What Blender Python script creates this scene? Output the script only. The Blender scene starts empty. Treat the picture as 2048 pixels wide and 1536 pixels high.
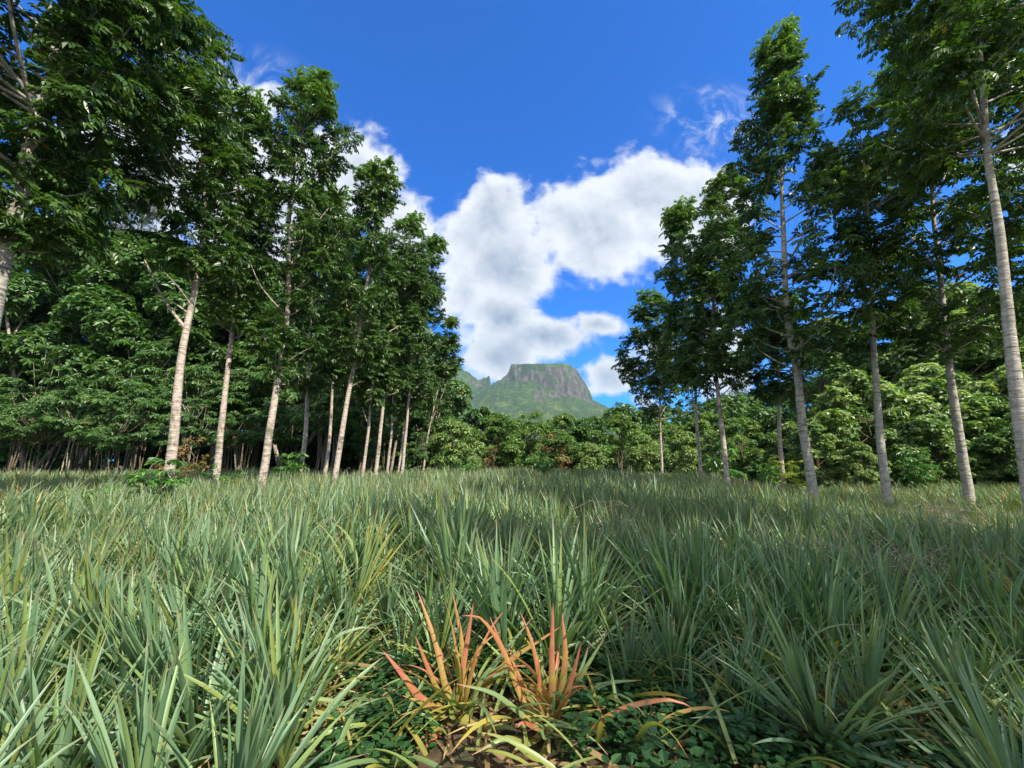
import bpy, math, random
import numpy as np
from mathutils import Vector, Matrix, Euler
R = math.radians
rng = np.random.default_rng(7); random.seed(7)
scene = bpy.context.scene
col = scene.collection
# ------------------------------------------------------------------ camera
F = 800.0; PITCH = R(10.9); CAMH = 1.5          # focal length in photograph pixels
CP, SP = math.cos(PITCH), math.sin(PITCH)
cam_data = bpy.data.cameras.new('camera'); cam = bpy.data.objects.new('camera', cam_data); col.objects.link(cam)
cam_data.sensor_width = 36; cam_data.lens = 36*F/2048; cam_data.clip_end = 30000; cam_data.clip_start = 0.05
cam.location = (0, 0, CAMH); cam.rotation_euler = (R(90)+PITCH, 0, 0)
scene.camera = cam
def ab(px, py):
    u = (px-1024)/F; v = (768-py)/F; Y = CP-v*SP
    return u/Y, (SP+v*CP)/Y
def P(px, py, D):
    a, b = ab(px, py); return np.array([a*D, D, CAMH+b*D])
# ------------------------------------------------------------------ sky and sun
SUN_EL, SUN_AZ = R(46), R(136)                    # azimuth clockwise from +Y (behind the camera, to the right)
scene.view_settings.view_transform = 'Standard'; scene.view_settings.look = 'None'
scene.view_settings.exposure = 1.0; scene.view_settings.gamma = 1
scene.cycles.max_bounces = 6; scene.cycles.diffuse_bounces = 3; scene.cycles.glossy_bounces = 2
scene.cycles.transmission_bounces = 4; scene.cycles.volume_bounces = 0
world = bpy.data.worlds.new('World'); scene.world = world; world.use_nodes = True
nt = world.node_tree; nt.nodes.clear()
def N(t, nt_, **kw):
    n = nt_.nodes.new(t)
    for k, v in kw.items(): setattr(n, k, v)
    return n
def M(op, a, b=None, c=None, nt_=None, clamp=False):
    nt_ = nt_ or nt
    n = nt_.nodes.new('ShaderNodeMath'); n.operation = op; n.use_clamp = clamp
    for i, x in enumerate((a, b, c)):
        if x is None: continue
        if isinstance(x, (int, float)): n.inputs[i].default_value = x
        else: nt_.links.new(x, n.inputs[i])
    return n.outputs[0]
def smooth(x, lo, hi, nt_):
    n = nt_.nodes.new('ShaderNodeMapRange'); n.interpolation_type = 'SMOOTHSTEP'
    nt_.links.new(x, n.inputs[0]); n.inputs[1].default_value = lo; n.inputs[2].default_value = hi
    return n.outputs[0]
def mixc(f, a, b, nt_, blend='MIX'):
    n = nt_.nodes.new('ShaderNodeMix'); n.data_type = 'RGBA'; n.blend_type = blend
    for i, x in ((0, f), (6, a), (7, b)):
        if isinstance(x, (int, float)): n.inputs[i].default_value = x
        elif isinstance(x, tuple): n.inputs[i].default_value = (*x, 1)[:4]
        else: nt_.links.new(x, n.inputs[i])
    return n.outputs[2]
def noise(vec, scale, detail, rough, nt_, dist=0.0, out=0):
    n = nt_.nodes.new('ShaderNodeTexNoise'); n.inputs['Scale'].default_value = scale
    n.inputs['Detail'].default_value = detail; n.inputs['Roughness'].default_value = rough
    n.inputs['Distortion'].default_value = dist
    if vec is not None: nt_.links.new(vec, n.inputs['Vector'])
    return n.outputs[out]
tc = N('ShaderNodeTexCoord', nt)
sky = N('ShaderNodeTexSky', nt, sky_type='NISHITA', sun_disc=False, sun_elevation=SUN_EL, sun_rotation=SUN_AZ, altitude=300, dust_density=0.25, ozone_density=2.2)
sk = N('ShaderNodeVectorMath', nt, operation='MULTIPLY'); nt.links.new(sky.outputs[0], sk.inputs[0]); sk.inputs[1].default_value = (0.0, 0.056, 0.140)
hs = N('ShaderNodeHueSaturation', nt); hs.inputs['Saturation'].default_value = 1.0; nt.links.new(sk.outputs[0], hs.inputs['Color'])
skyc = hs.outputs[0]
sep = N('ShaderNodeSeparateXYZ', nt); nt.links.new(tc.outputs['Generated'], sep.inputs[0])
yc = M('MAXIMUM', sep.outputs[1], 0.02)
ca = M('DIVIDE', sep.outputs[0], yc); cb = M('DIVIDE', sep.outputs[2], yc)
comb = N('ShaderNodeCombineXYZ', nt); nt.links.new(ca, comb.inputs[0]); nt.links.new(cb, comb.inputs[1])
wp = N('ShaderNodeTexNoise', nt); wp.inputs['Scale'].default_value = 3.0; wp.inputs['Detail'].default_value = 5; wp.inputs['Roughness'].default_value = .6
nt.links.new(comb.outputs[0], wp.inputs['Vector'])
wsub = N('ShaderNodeVectorMath', nt, operation='SUBTRACT'); nt.links.new(wp.outputs['Color'], wsub.inputs[0]); wsub.inputs[1].default_value = (.5, .5, .5)
wmul = N('ShaderNodeVectorMath', nt, operation='MULTIPLY_ADD'); nt.links.new(wsub.outputs[0], wmul.inputs[0]); wmul.inputs[1].default_value = (.10, .10, 0)
nt.links.new(comb.outputs[0], wmul.inputs[2]); wv = wmul.outputs[0]
# cumulus masses: (x, y, rx, ry, weight) measured as directions
BL = [(1310, 400, 205, 105, 1), (1190, 450, 200, 110, 1), (985, 430, 90, 85, 1), (1000, 530, 150, 95, 1), (940, 480, 90, 90, .8), (1405, 420, 115, 95, 1),
      (1300, 480, 100, 70, .9), (1000, 640, 105, 80, 1), (1085, 680, 125, 50, 1), (1200, 655, 70, 28, .75), (1000, 710, 110, 60, 1), (930, 590, 60, 80, .75),
      (1215, 750, 75, 42, .95), (1440, 720, 70, 110, .8), (730, 360, 110, 110, .85), (800, 460, 90, 90, .8), (640, 300, 120, 90, .6), (510, 200, 70, 45, .75), (250, 260, 180, 80, .8),
      (420, 330, 200, 130, .9), (560, 420, 200, 160, .95), (300, 480, 160, 120, .5), (1540, 620, 70, 60, .3),
      (2040, 320, 60, 70, .75), (1735, 520, 60, 60, .6), (1280, 800, 50, 40, .5), (1330, 700, 70, 40, .5)]
dens = None
for (x, y, rx, ry, w) in BL:
    a0, b0 = ab(x, y); a1, _ = ab(x+rx, y); _, b1 = ab(x, y-ry)
    s = N('ShaderNodeVectorMath', nt, operation='MULTIPLY_ADD'); nt.links.new(wv, s.inputs[0])
    ia, ib = 1/max(.001, a1-a0), 1/max(.001, b1-b0)
    s.inputs[1].default_value = (ia, ib, 0); s.inputs[2].default_value = (-a0*ia, -b0*ib, 0)
    ln = N('ShaderNodeVectorMath', nt, operation='LENGTH'); nt.links.new(s.outputs[0], ln.inputs[0])
    v = M('MULTIPLY', M('SUBTRACT', 1.25, ln.outputs['Value']), w)
    dens = v if dens is None else M('SMOOTH_MAX', dens, v, 0.25)
n1 = noise(comb.outputs[0], 6.0, 9, .56, nt, .1)
n2 = noise(comb.outputs[0], 24.0, 6, .6, nt, .6)
d = M('ADD', M('ADD', dens, M('MULTIPLY', M('SUBTRACT', n1, .5), 1.5)), M('MULTIPLY', M('SUBTRACT', n2, .5), .42))
alpha = smooth(d, .20, .60, nt)
# wisps
a0, b0 = ab(1420, 245)
s = N('ShaderNodeVectorMath', nt, operation='MULTIPLY_ADD'); nt.links.new(wv, s.inputs[0]); s.inputs[1].default_value = (5.5, 7.0, 0); s.inputs[2].default_value = (-a0*5.5, -b0*7, 0)
ln = N('ShaderNodeVectorMath', nt, operation='LENGTH'); nt.links.new(s.outputs[0], ln.inputs[0])
wn = noise(wv, 9.0, 10, .66, nt, .7)
wisp = M('MULTIPLY', smooth(ln.outputs['Value'], 1.25, .2, nt), smooth(wn, .43, .70, nt))
a0, b0 = ab(430, 170)
s = N('ShaderNodeVectorMath', nt, operation='MULTIPLY_ADD'); nt.links.new(wv, s.inputs[0]); s.inputs[1].default_value = (3.5, 7.0, 0); s.inputs[2].default_value = (-a0*3.5, -b0*7, 0)
ln2 = N('ShaderNodeVectorMath', nt, operation='LENGTH'); nt.links.new(s.outputs[0], ln2.inputs[0])
wisp2 = M('MULTIPLY', smooth(ln2.outputs['Value'], 1.25, .2, nt), smooth(wn, .42, .70, nt))
alpha = M('MAXIMUM', alpha, M('MULTIPLY', M('MAXIMUM', wisp, wisp2), .75))
# billows: compare the cloud noise here with a point nearer the sun
off = N('ShaderNodeVectorMath', nt, operation='ADD'); nt.links.new(comb.outputs[0], off.inputs[0]); off.inputs[1].default_value = (.012, .03, 0)
n1b = noise(off.outputs[0], 6.0, 9, .56, nt, .1)
relief = M('MULTIPLY', M('SUBTRACT', n1, n1b), 1.7)
soft = noise(comb.outputs[0], 2.6, 3, .5, nt)
low = smooth(cb, .95, .30, nt)
core = M('MULTIPLY', smooth(d, .45, 1.2, nt), M('ADD', M('MULTIPLY', smooth(soft, .3, .65, nt), .7), M('MULTIPLY', low, .45)))
lum = M('ADD', M('SUBTRACT', .98, M('MULTIPLY', core, .76)), M('MULTIPLY', relief, 1.0), clamp=True)
cc = mixc(lum, (.11, .16, .24), (.47, .49, .52), nt)
front = smooth(sep.outputs[1], .1, .3, nt)
fin = mixc(M('MULTIPLY', alpha, front), skyc, cc, nt)
rear_fill = M('MULTIPLY', smooth(noise(tc.outputs['Generated'], 2.2, 7, .6, nt), .36, .56, nt), smooth(sep.outputs[1], .36, .12, nt))  # unseen pale clouds added behind the camera as neutral fill light
fin = mixc(M('MULTIPLY', rear_fill, smooth(sep.outputs[2], .0, .12, nt)), fin, (.78, .76, .74), nt)
bg = N('ShaderNodeBackground', nt); nt.links.new(fin, bg.inputs[0]); bg.inputs[1].default_value = 1.0
wo = N('ShaderNodeOutputWorld', nt); nt.links.new(bg.outputs[0], wo.inputs[0])
sun_d = bpy.data.lights.new('sun', 'SUN'); sun_d.energy = 4.6; sun_d.angle = R(.5); sun_d.color = (1, .93, .80)
sun = bpy.data.objects.new('sun', sun_d); col.objects.link(sun)
sdir = Vector((math.sin(SUN_AZ)*math.cos(SUN_EL), math.cos(SUN_AZ)*math.cos(SUN_EL), math.sin(SUN_EL)))
sun.rotation_euler = sdir.to_track_quat('Z', 'Y').to_euler()

# ------------------------------------------------------------------ helpers
def fbm2(x, y, seed=0, octs=5, lac=2.0, gain=.5):
    out = np.zeros_like(x, dtype=float); amp = 1; tot = 0
    for o in range(octs):
        r = np.random.default_rng(seed*31+o); T = r.random((256, 256))
        xi = np.floor(x).astype(int); yi = np.floor(y).astype(int); fx = x-xi; fy = y-yi
        fx = fx*fx*(3-2*fx); fy = fy*fy*(3-2*fy)
        g = lambda i, j: T[i & 255, j & 255]
        v = (g(xi, yi)*(1-fx)+g(xi+1, yi)*fx)*(1-fy)+(g(xi, yi+1)*(1-fx)+g(xi+1, yi+1)*fx)*fy
        out += amp*(v-.5); tot += amp; amp *= gain; x = x*lac+17.3; y = y*lac+5.1
    return out/tot*2
def ground_z(x, y):
    x = np.asarray(x, float); y = np.asarray(y, float)
    z = .07*np.sin(x*.35+.6)*np.cos(y*.27)+.05*np.sin(x*.9+y*.6)
    z = z - .05*np.clip((x-6)/6, 0, 1) + .12*np.exp(-((x-3)/4)**2-((y-11)/5)**2)
    return z*np.clip(1.3-np.hypot(x, y)/80, 0, 1)
def make_mesh(name, V, Fc, mats, attrs=None, smooth_shade=False, midx=None):
    me = bpy.data.meshes.new(name)
    V = np.ascontiguousarray(V, dtype=np.float32); Fc = np.ascontiguousarray(Fc, dtype=np.int32)
    k = Fc.shape[1]
    me.vertices.add(len(V)); me.vertices.foreach_set('co', V.ravel())
    me.loops.add(Fc.size); me.loops.foreach_set('vertex_index', Fc.ravel())
    me.polygons.add(len(Fc)); me.polygons.foreach_set('loop_start', np.arange(0, Fc.size, k, dtype=np.int32))
    try: me.polygons.foreach_set('loop_total', np.full(len(Fc), k, dtype=np.int32))
    except Exception: pass
    me.polygons.foreach_set('use_smooth', np.full(len(Fc), smooth_shade, dtype=bool))
    for m in mats: me.materials.append(m)
    if midx is not None: me.polygons.foreach_set('material_index', np.ascontiguousarray(midx, dtype=np.int32))
    for an, arr in (attrs or {}).items():
        at = me.attributes.new(an, 'FLOAT', 'POINT'); at.data.foreach_set('value', np.ascontiguousarray(arr, dtype=np.float32))
    me.update(calc_edges=True)
    return me
def link(name, me, parent=None):
    o = bpy.data.objects.new(name, me); col.objects.link(o)
    if parent is not None: o.parent = parent
    return o
def tag(o, label=None, cat=None, group=None, kind=None):
    for k, v in (('label', label), ('category', cat), ('group', group), ('kind', kind)):
        if v: o[k] = v
    return o
def empty(name, loc, label, cat, group=None, rz=0.0, s=1.0):
    o = bpy.data.objects.new(name, None); col.objects.link(o); o.location = [float(c) for c in loc]; o.rotation_euler = (0, 0, rz)
    o.scale = (s, s, s) if not isinstance(s, tuple) else s
    o.empty_display_size = .2
    return tag(o, label, cat, group)
def copy_tree(src, loc, rz, s, label=None, group=None):
    r = src.copy(); col.objects.link(r); r.location = [float(c) for c in loc]; r.rotation_euler = (0, 0, rz)
    r.scale = (s, s, s) if not isinstance(s, tuple) else s
    if label: r['label'] = label
    if group: r['group'] = group
    for ch in src.children:
        c = ch.copy(); col.objects.link(c); c.parent = r
    return r
def tubes(lines, sides=6):
    """lines: list of (pts Nx3, radii N) -> verts, quads, along"""
    VV, FF, base = [], [], 0
    for pts, rad in lines:
        pts = np.asarray(pts, float); n = len(pts)
        tan = np.gradient(pts, axis=0); tan /= np.linalg.norm(tan, axis=1, keepdims=True)+1e-9
        up = np.array([0, 1.0, .13]) if abs(tan[0, 1]) < .9 else np.array([1.0, 0, 0])
        A = np.cross(tan, up); A /= np.linalg.norm(A, axis=1, keepdims=True)+1e-9
        B = np.cross(tan, A)
        th = np.linspace(0, 2*np.pi, sides, endpoint=False)
        ring = pts[:, None, :]+np.asarray(rad)[:, None, None]*(np.cos(th)[None, :, None]*A[:, None, :]+np.sin(th)[None, :, None]*B[:, None, :])
        VV.append(ring.reshape(-1, 3))
        i = np.arange(n-1)[:, None]*sides; j = np.arange(sides)[None, :]; j2 = (j+1) % sides
        q = np.stack([i+j, i+j2, i+sides+j2, i+sides+j], -1).reshape(-1, 4)+base
        FF.append(q); base += n*sides
    return np.concatenate(VV), np.concatenate(FF)
def spline(pts, n):
    pts = np.asarray(pts, float); m = len(pts)
    seg = np.r_[0, np.cumsum(np.linalg.norm(np.diff(pts, axis=0), axis=1))]; t = np.linspace(0, seg[-1], n)
    e = np.vstack([2*pts[0]-pts[1], pts, 2*pts[-1]-pts[-2]]); out = []
    for tt in t:
        k = min(m-2, max(0, int(np.searchsorted(seg, tt, side='right')-1))); u = (tt-seg[k])/max(1e-9, seg[k+1]-seg[k])
        p0, p1, p2, p3 = e[k], e[k+1], e[k+2], e[k+3]
        out.append(.5*((2*p1)+(-p0+p2)*u+(2*p0-5*p1+4*p2-p3)*u*u+(-p0+3*p1-3*p2+p3)*u**3))
    return np.array(out)
def rot_from(dirs, roll, r=rng):
    """rotation matrices whose Y column follows dirs, Z column roughly up"""
    y = dirs/(np.linalg.norm(dirs, axis=1, keepdims=True)+1e-9)
    up = np.tile([0, 0, 1.0], (len(y), 1)); up[np.abs(y[:, 2]) > .97] = [1, 0, 0]
    x = np.cross(y, up); x /= np.linalg.norm(x, axis=1, keepdims=True)+1e-9
    z = np.cross(x, y); c, s = np.cos(roll)[:, None], np.sin(roll)[:, None]
    x2 = x*c+z*s; z2 = -x*s+z*c
    return np.stack([x2, y, z2], axis=2)
def place(templates, pos, Rm, sc, r=rng):
    """instance quad templates into one array"""
    k = r.integers(0, len(templates), len(pos)); VV, rnd = [], []; idx = []
    for i, T in enumerate(templates):
        m = np.where(k == i)[0]
        if not len(m): continue
        v = np.einsum('mij,nj->mni', Rm[m], T)*sc[m][:, None, None]+pos[m][:, None, :]
        VV.append(v.reshape(-1, 3)); idx.append(np.repeat(m, len(T)))
    V = np.concatenate(VV); src = np.concatenate(idx)
    Fq = np.arange(len(V)).reshape(-1, 4)
    return V, Fq, src
def leafq(p, d, side, L, W, fold=.12, droop=0.0):
    """one folded leaf as a quad: base, right, tip, left"""
    n = np.cross(side, d)
    mid = p+d*L*.45
    return [p, mid+side*W*.5+n*fold*W, p+d*L+n*(-droop*L), mid-side*W*.5+n*fold*W]
def compound_leaf(r, L=.42, pairs=5, ll=.15, lw=.055, droop=.5):
    out = []; p = np.zeros(3); el = r.uniform(.1, .5)
    for i in range(pairs+1):
        t = i/pairs; e = el-droop*1.7*t; d = np.array([0, math.cos(e), math.sin(e)])
        if i > 0:
            for sgn in (-1, 1):
                a = r.uniform(.75, 1.1); s = np.array([sgn, 0, 0])
                dd = s*math.sin(a)+d*math.cos(a)+np.array([0, 0, -r.uniform(.25, .75)]); dd /= np.linalg.norm(dd)
                sd = np.cross(dd, [0, 0, 1.0]); sd /= np.linalg.norm(sd)+1e-9; sd = sd+np.array([0, 0, r.uniform(-.5, .5)]); sd -= dd*np.dot(sd, dd); sd /= np.linalg.norm(sd)
                out += leafq(p, dd, sd, ll*r.uniform(.8, 1.15), lw*r.uniform(.85, 1.2), .15, .15)
        if i == pairs: 
            out += leafq(p, d, np.array([1.0, 0, 0]), ll, lw, .15, .2)
        p = p+d*L/pairs
    return np.array(out)
# ------------------------------------------------------------------ materials
def mat(name):
    m = bpy.data.materials.new(name); m.use_nodes = True; m.node_tree.nodes.clear(); return m, m.node_tree
def attr(nt_, n):
    a = nt_.nodes.new('ShaderNodeAttribute'); a.attribute_name = n; return a.outputs['Fac']
def ramp(nt_, x, stops):
    n = nt_.nodes.new('ShaderNodeValToRGB'); el = n.color_ramp.elements
    while len(el) < len(stops): el.new(.5)
    for e, (p, c) in zip(el, stops): e.position = p; e.color = (*c, 1)
    nt_.links.new(x, n.inputs[0]); return n.outputs[0]
def finish_leaf(nt_, colr, rough=.42, trans=.35, spec=.5, tcol=None, bump=None):
    b = nt_.nodes.new('ShaderNodeBsdfPrincipled'); nt_.links.new(colr, b.inputs['Base Color'])
    b.inputs['Roughness'].default_value = rough; b.inputs['Specular IOR Level'].default_value = spec
    t = nt_.nodes.new('ShaderNodeBsdfTranslucent')
    tm = mixc(1.0, colr, tcol or (1.5, 1.6, .5), nt_, 'MULTIPLY'); nt_.links.new(tm, t.inputs[0])
    mx = nt_.nodes.new('ShaderNodeMixShader'); mx.inputs[0].default_value = trans
    nt_.links.new(b.outputs[0], mx.inputs[1]); nt_.links.new(t.outputs[0], mx.inputs[2])
    o = nt_.nodes.new('ShaderNodeOutputMaterial'); nt_.links.new(mx.outputs[0], o.inputs[0])
    if bump is not None: nt_.links.new(bump, b.inputs['Normal'])
def leaf_mat(name, dark, mid, light, odd, young=(.16, .30, .03), rough=.38, trans=.3, spec=.5, odd_at=.985):
    m, t = mat(name)
    r = attr(t, 'rnd'); y = attr(t, 'young')
    oi = t.nodes.new('ShaderNodeObjectInfo')
    v = M('FRACT', M('ADD', r, M('MULTIPLY', oi.outputs['Random'], .13, nt_=t), nt_=t), nt_=t)
    c = ramp(t, v, [(0, dark), (.45, mid), (.85, light), (odd_at, light), (min(1, odd_at+.006), odd)])
    c = mixc(y, c, young, t)
    finish_leaf(t, c, rough, trans, spec)
    return m
leaf_tall = leaf_mat('mahogany_leaves', (.020, .050, .012), (.042, .098, .020), (.085, .16, .035), (.18, .14, .02), rough=.38, trans=.34, spec=.4)
leaf_shrub = leaf_mat('shrub_leaves', (.032, .085, .016), (.080, .17, .03), (.19, .30, .065), (.28, .12, .03), rough=.45, odd_at=.99)
leaf_pale = leaf_mat('pale_shrub_leaves', (.040, .10, .02), (.11, .205, .045), (.32, .41, .15), (.30, .22, .06), rough=.5, odd_at=.99)
leaf_forest = leaf_mat('forest_leaves', (.024, .066, .018), (.050, .125, .026), (.10, .19, .04), (.22, .05, .015), rough=.42, odd_at=.992)
leaf_pine = leaf_mat('pine_needles', (.03, .05, .025), (.045, .07, .035), (.07, .09, .05), (.08, .07, .04), rough=.7, spec=.2)
leaf_rust = leaf_mat('rust_leaves', (.05, .08, .02), (.12, .12, .03), (.30, .17, .07), (.30, .22, .06), rough=.6)
def bark_mat(name, c1, c2, c3, moss=0.0, ring=1.0):
    m, t = mat(name)
    tcn = t.nodes.new('ShaderNodeTexCoord'); mp = t.nodes.new('ShaderNodeMapping'); mp.inputs['Scale'].default_value = (6, 6, 14); t.links.new(tcn.outputs['Object'], mp.inputs[0])
    a = noise(mp.outputs[0], 1.0, 7, .65, t); mp2 = t.nodes.new('ShaderNodeMapping'); mp2.inputs['Scale'].default_value = (1.5, 1.5, .8); t.links.new(tcn.outputs['Object'], mp2.inputs[0])
    b = noise(mp2.outputs[0], 1.6, 5, .6, t)
    mp3 = t.nodes.new('ShaderNodeMapping'); mp3.inputs['Scale'].default_value = (1.2, 1.2, 9); t.links.new(tcn.outputs['Object'], mp3.inputs[0])
    rg = noise(mp3.outputs[0], 1.7, 3, .6, t)
    c = mixc(smooth(a, .38, .62, t), c1, c2, t)
    c = mixc(smooth(b, .52, .68, t), c, c3, t)
    c = mixc(M('MULTIPLY', smooth(rg, .60, .66, t), .75*ring, nt_=t), c, (.07, .055, .045), t)
    sc_ = noise(tcn.outputs['Object'], 5.5, 3, .5, t); c = mixc(M('MULTIPLY', smooth(sc_, .64, .70, t), .6, nt_=t), c, (.09, .07, .055), t)
    if moss:
        g = noise(mp2.outputs[0], 3.1, 5, .6, t); c = mixc(M('MULTIPLY', smooth(g, .50, .64, t), moss, nt_=t), c, (.07, .10, .03), t)
    b_ = t.nodes.new('ShaderNodeBsdfPrincipled'); t.links.new(c, b_.inputs['Base Color']); b_.inputs['Roughness'].default_value = .9; b_.inputs['Specular IOR Level'].default_value = .15
    bp = t.nodes.new('ShaderNodeBump'); bp.inputs['Strength'].default_value = .8; bp.inputs['Distance'].default_value = .03
    t.links.new(M('ADD', a, M('MULTIPLY', rg, 1.2, nt_=t), nt_=t), bp.inputs['Height']); t.links.new(bp.outputs[0], b_.inputs['Normal'])
    o = t.nodes.new('ShaderNodeOutputMaterial'); t.links.new(b_.outputs[0], o.inputs[0]); return m
bark = bark_mat('pale_bark', (.34, .275, .225), (.52, .44, .37), (.20, .17, .13), .5)
bark_r = bark_mat('ringed_bark', (.30, .275, .225), (.46, .43, .36), (.20, .19, .16), .25)
bark_dark = bark_mat('brown_bark', (.12, .09, .06), (.20, .155, .11), (.08, .07, .04), .4)

bark_pole = bark_mat('pole_bark', (.26, .22, .16), (.40, .35, .27), (.12, .11, .07), .4)
# ------------------------------------------------------------------ ground
def build_ground():
    n = 220; t = np.linspace(-1, 1, n); g = np.sign(t)*(np.abs(t)**3.2)*4340+t*60
    X, Y = np.meshgrid(g, g, indexing='ij'); Z = ground_z(X, Y)+.04*fbm2(X*2.1, Y*2.1, 3, 4)*(np.hypot(X, Y) < 80)
    V = np.stack([X, Y, Z], -1).reshape(-1, 3); i = np.arange(n-1)[:, None]*n+np.arange(n-1)[None, :]
    Fq = np.stack([i, i+n, i+n+1, i+1], -1).reshape(-1, 4)
    m, t_ = mat('soil_and_litter')
    tcn = t_.nodes.new('ShaderNodeTexCoord')
    a = noise(tcn.outputs['Object'], 9, 8, .7, t_); b = noise(tcn.outputs['Object'], .8, 5, .6, t_); c3 = noise(tcn.outputs['Object'], 45, 4, .7, t_)
    c = mixc(smooth(a, .35, .65, t_), (.035, .02, .012), (.12, .07, .035), t_)
    c = mixc(smooth(c3, .55, .7, t_), c, (.20, .15, .07), t_)
    c = mixc(smooth(b, .48, .62, t_), c, (.045, .06, .018), t_)
    b_ = t_.nodes.new('ShaderNodeBsdfPrincipled'); t_.links.new(c, b_.inputs['Base Color']); b_.inputs['Roughness'].default_value = .95
    bp = t_.nodes.new('ShaderNodeBump'); bp.inputs['Distance'].default_value = .05; t_.links.new(a, bp.inputs['Height']); t_.links.new(bp.outputs[0], b_.inputs['Normal'])
    o = t_.nodes.new('ShaderNodeOutputMaterial'); t_.links.new(b_.outputs[0], o.inputs[0])
    tag(link('ground', make_mesh('ground', V, Fq, [m], smooth_shade=True)), kind='structure')
build_ground()
# ------------------------------------------------------------------ mountain
def build_mountain():
    D0 = 3000.0; k = D0/F
    nx, ny = 720, 420
    xs = np.linspace(-1500, 1500, nx); ys = np.linspace(2050, 4300, ny)
    X, Y = np.meshgrid(xs, ys, indexing='ij')
    cx = P(1092, 722, D0)[0]; top = P(1092, 725, D0)[2]
    w1 = fbm2(X/150, Y/150, 11, 4); w2 = fbm2(X/45, Y/45, 12, 3)
    wx = X+12*w1+9*w2; wy = Y+30*fbm2(X/150+9, Y/150+4, 13, 4)+14*fbm2(X/50, Y/50, 14, 3)
    dx = (wx-cx)/k; dy = (wy-3040)/k/1.15
    r = np.hypot(dx, dy)+1e-6; cth = dx/r
    right = np.interp(r, [0, 42, 56, 66, 74, 83, 90, 94, 106, 140, 200, 340, 520], [0, 1, 6, 15, 27, 45, 62, 77, 85, 99, 122, 160, 200])
    left = np.interp(r, [0, 69, 72, 76, 93, 105, 113, 150, 230, 340, 520], [0, 1, 6, 16, 32, 39, 46, 74, 115, 160, 200])
    frnt = np.interp(r, [0, 50, 56, 62, 68, 80, 100, 150, 230, 340, 520], [0, 3, 24, 50, 66, 74, 84, 104, 134, 165, 200])
    wl = np.clip(-cth, 0, 1)**1.0; wr = np.clip(cth, 0, 1)**1.5; wf = np.sqrt(np.clip(1-cth**2, 0, 1))
    drop = (left*wl+right*wr+frnt*wf)/(wl+wr+wf)
    H1 = (top-drop*k)*np.minimum(1, (Y/3040)**1.0)
    Dr = 3300.0; pts = [(700, 560), (800, 600), (860, 655), (890, 700), (914, 724), (930, 741), (942, 746), (951, 754), (957, 758.5), (963, 756), (975, 750), (980, 748), (981, 771), (988, 763), (995, 775), (1010, 800), (1100, 860), (1250, 900)]
    rp = np.array([P(a, b, Dr) for a, b in pts]); crest = np.interp(X+10*fbm2(X/40, Y/40, 8, 3), rp[:, 0], rp[:, 2], left=rp[0, 2])
    dd = np.abs(Y-Dr)
    H2 = crest-np.interp(dd, [0, 60, 260, 1200], [0, 60, 230, 700])*np.clip((crest-100)/500, .3, 1.3)+26*fbm2(X/60, Y/60, 31, 4)*np.clip(dd/80, 0, 1)
    H = np.maximum(H1, H2); 
    cliff = np.clip((drop-3)/5, 0, 1)*np.clip((np.where(cth < -.35, 40, 80)+20*w1-drop)/10, 0, 1)*(H1 > H2)
    cliff = np.maximum(cliff, (H2 >= H1)*np.clip((X-P(935, 745, Dr)[0])/60, 0, 1)*np.clip((70-dd)/20, 0, 1)*np.clip((H2-560)/50, 0, 1))
    rockv = np.clip(cliff*(.72+1.5*fbm2(X/70, Y/70+H/40, 44, 4)), 0, 1)
    veg = (14*fbm2(X/38, Y/38, 41, 5)+9*np.abs(fbm2(X/16, Y/16, 42, 2)))*(1-.75*cliff)
    gul = 34*np.abs(fbm2(X/42+3, Y/160, 43, 4))*cliff+26*np.abs(fbm2(X/170+3, Y/400, 45, 4))*np.clip((top-H)/250, 0, 1)
    H = H+veg*np.clip((top-H)/30, 0.1, 1)-gul
    edge = np.clip(np.minimum.reduce([(X+1500)/300, (1500-X)/300, (Y-2050)/400, (4300-Y)/300]), 0, 1)
    H = H*edge-20*(1-edge)
    H = np.maximum(H, -2)
    V = np.stack([X, Y, H], -1).reshape(-1, 3); i = np.arange(nx-1)[:, None]*ny+np.arange(ny-1)[None, :]
    Fq = np.stack([i, i+ny, i+ny+1, i+1], -1).reshape(-1, 4)
    m, t = mat('mountain_rock_and_forest')
    g = t.nodes.new('ShaderNodeNewGeometry'); tcn = t.nodes.new('ShaderNodeTexCoord')
    sp = t.nodes.new('ShaderNodeSeparateXYZ'); t.links.new(g.outputs['Normal'], sp.inputs[0])
    mp = t.nodes.new('ShaderNodeMapping'); mp.inputs['Scale'].default_value = (.03, .03, .008); t.links.new(tcn.outputs['Object'], mp.inputs[0])
    streak = noise(mp.outputs[0], 1.0, 8, .65, t)
    nn = noise(tcn.outputs['Object'], .012, 8, .65, t); fine = noise(tcn.outputs['Object'], .08, 6, .7, t)
    rock = mixc(smooth(streak, .38, .62, t), (.045, .042, .032), (.125, .112, .085), t)  # rock and forest tones darkened to stand in for a cloud's shadow
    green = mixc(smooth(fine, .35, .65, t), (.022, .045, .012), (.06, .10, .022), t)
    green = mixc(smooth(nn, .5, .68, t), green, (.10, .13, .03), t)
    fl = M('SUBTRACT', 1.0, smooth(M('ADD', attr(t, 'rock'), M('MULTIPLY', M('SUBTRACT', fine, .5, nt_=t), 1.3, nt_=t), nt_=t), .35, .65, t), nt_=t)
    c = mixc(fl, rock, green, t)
    b_ = t.nodes.new('ShaderNodeBsdfPrincipled'); t.links.new(c, b_.inputs['Base Color']); b_.inputs['Roughness'].default_value = .95; b_.inputs['Specular IOR Level'].default_value = .1
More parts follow.
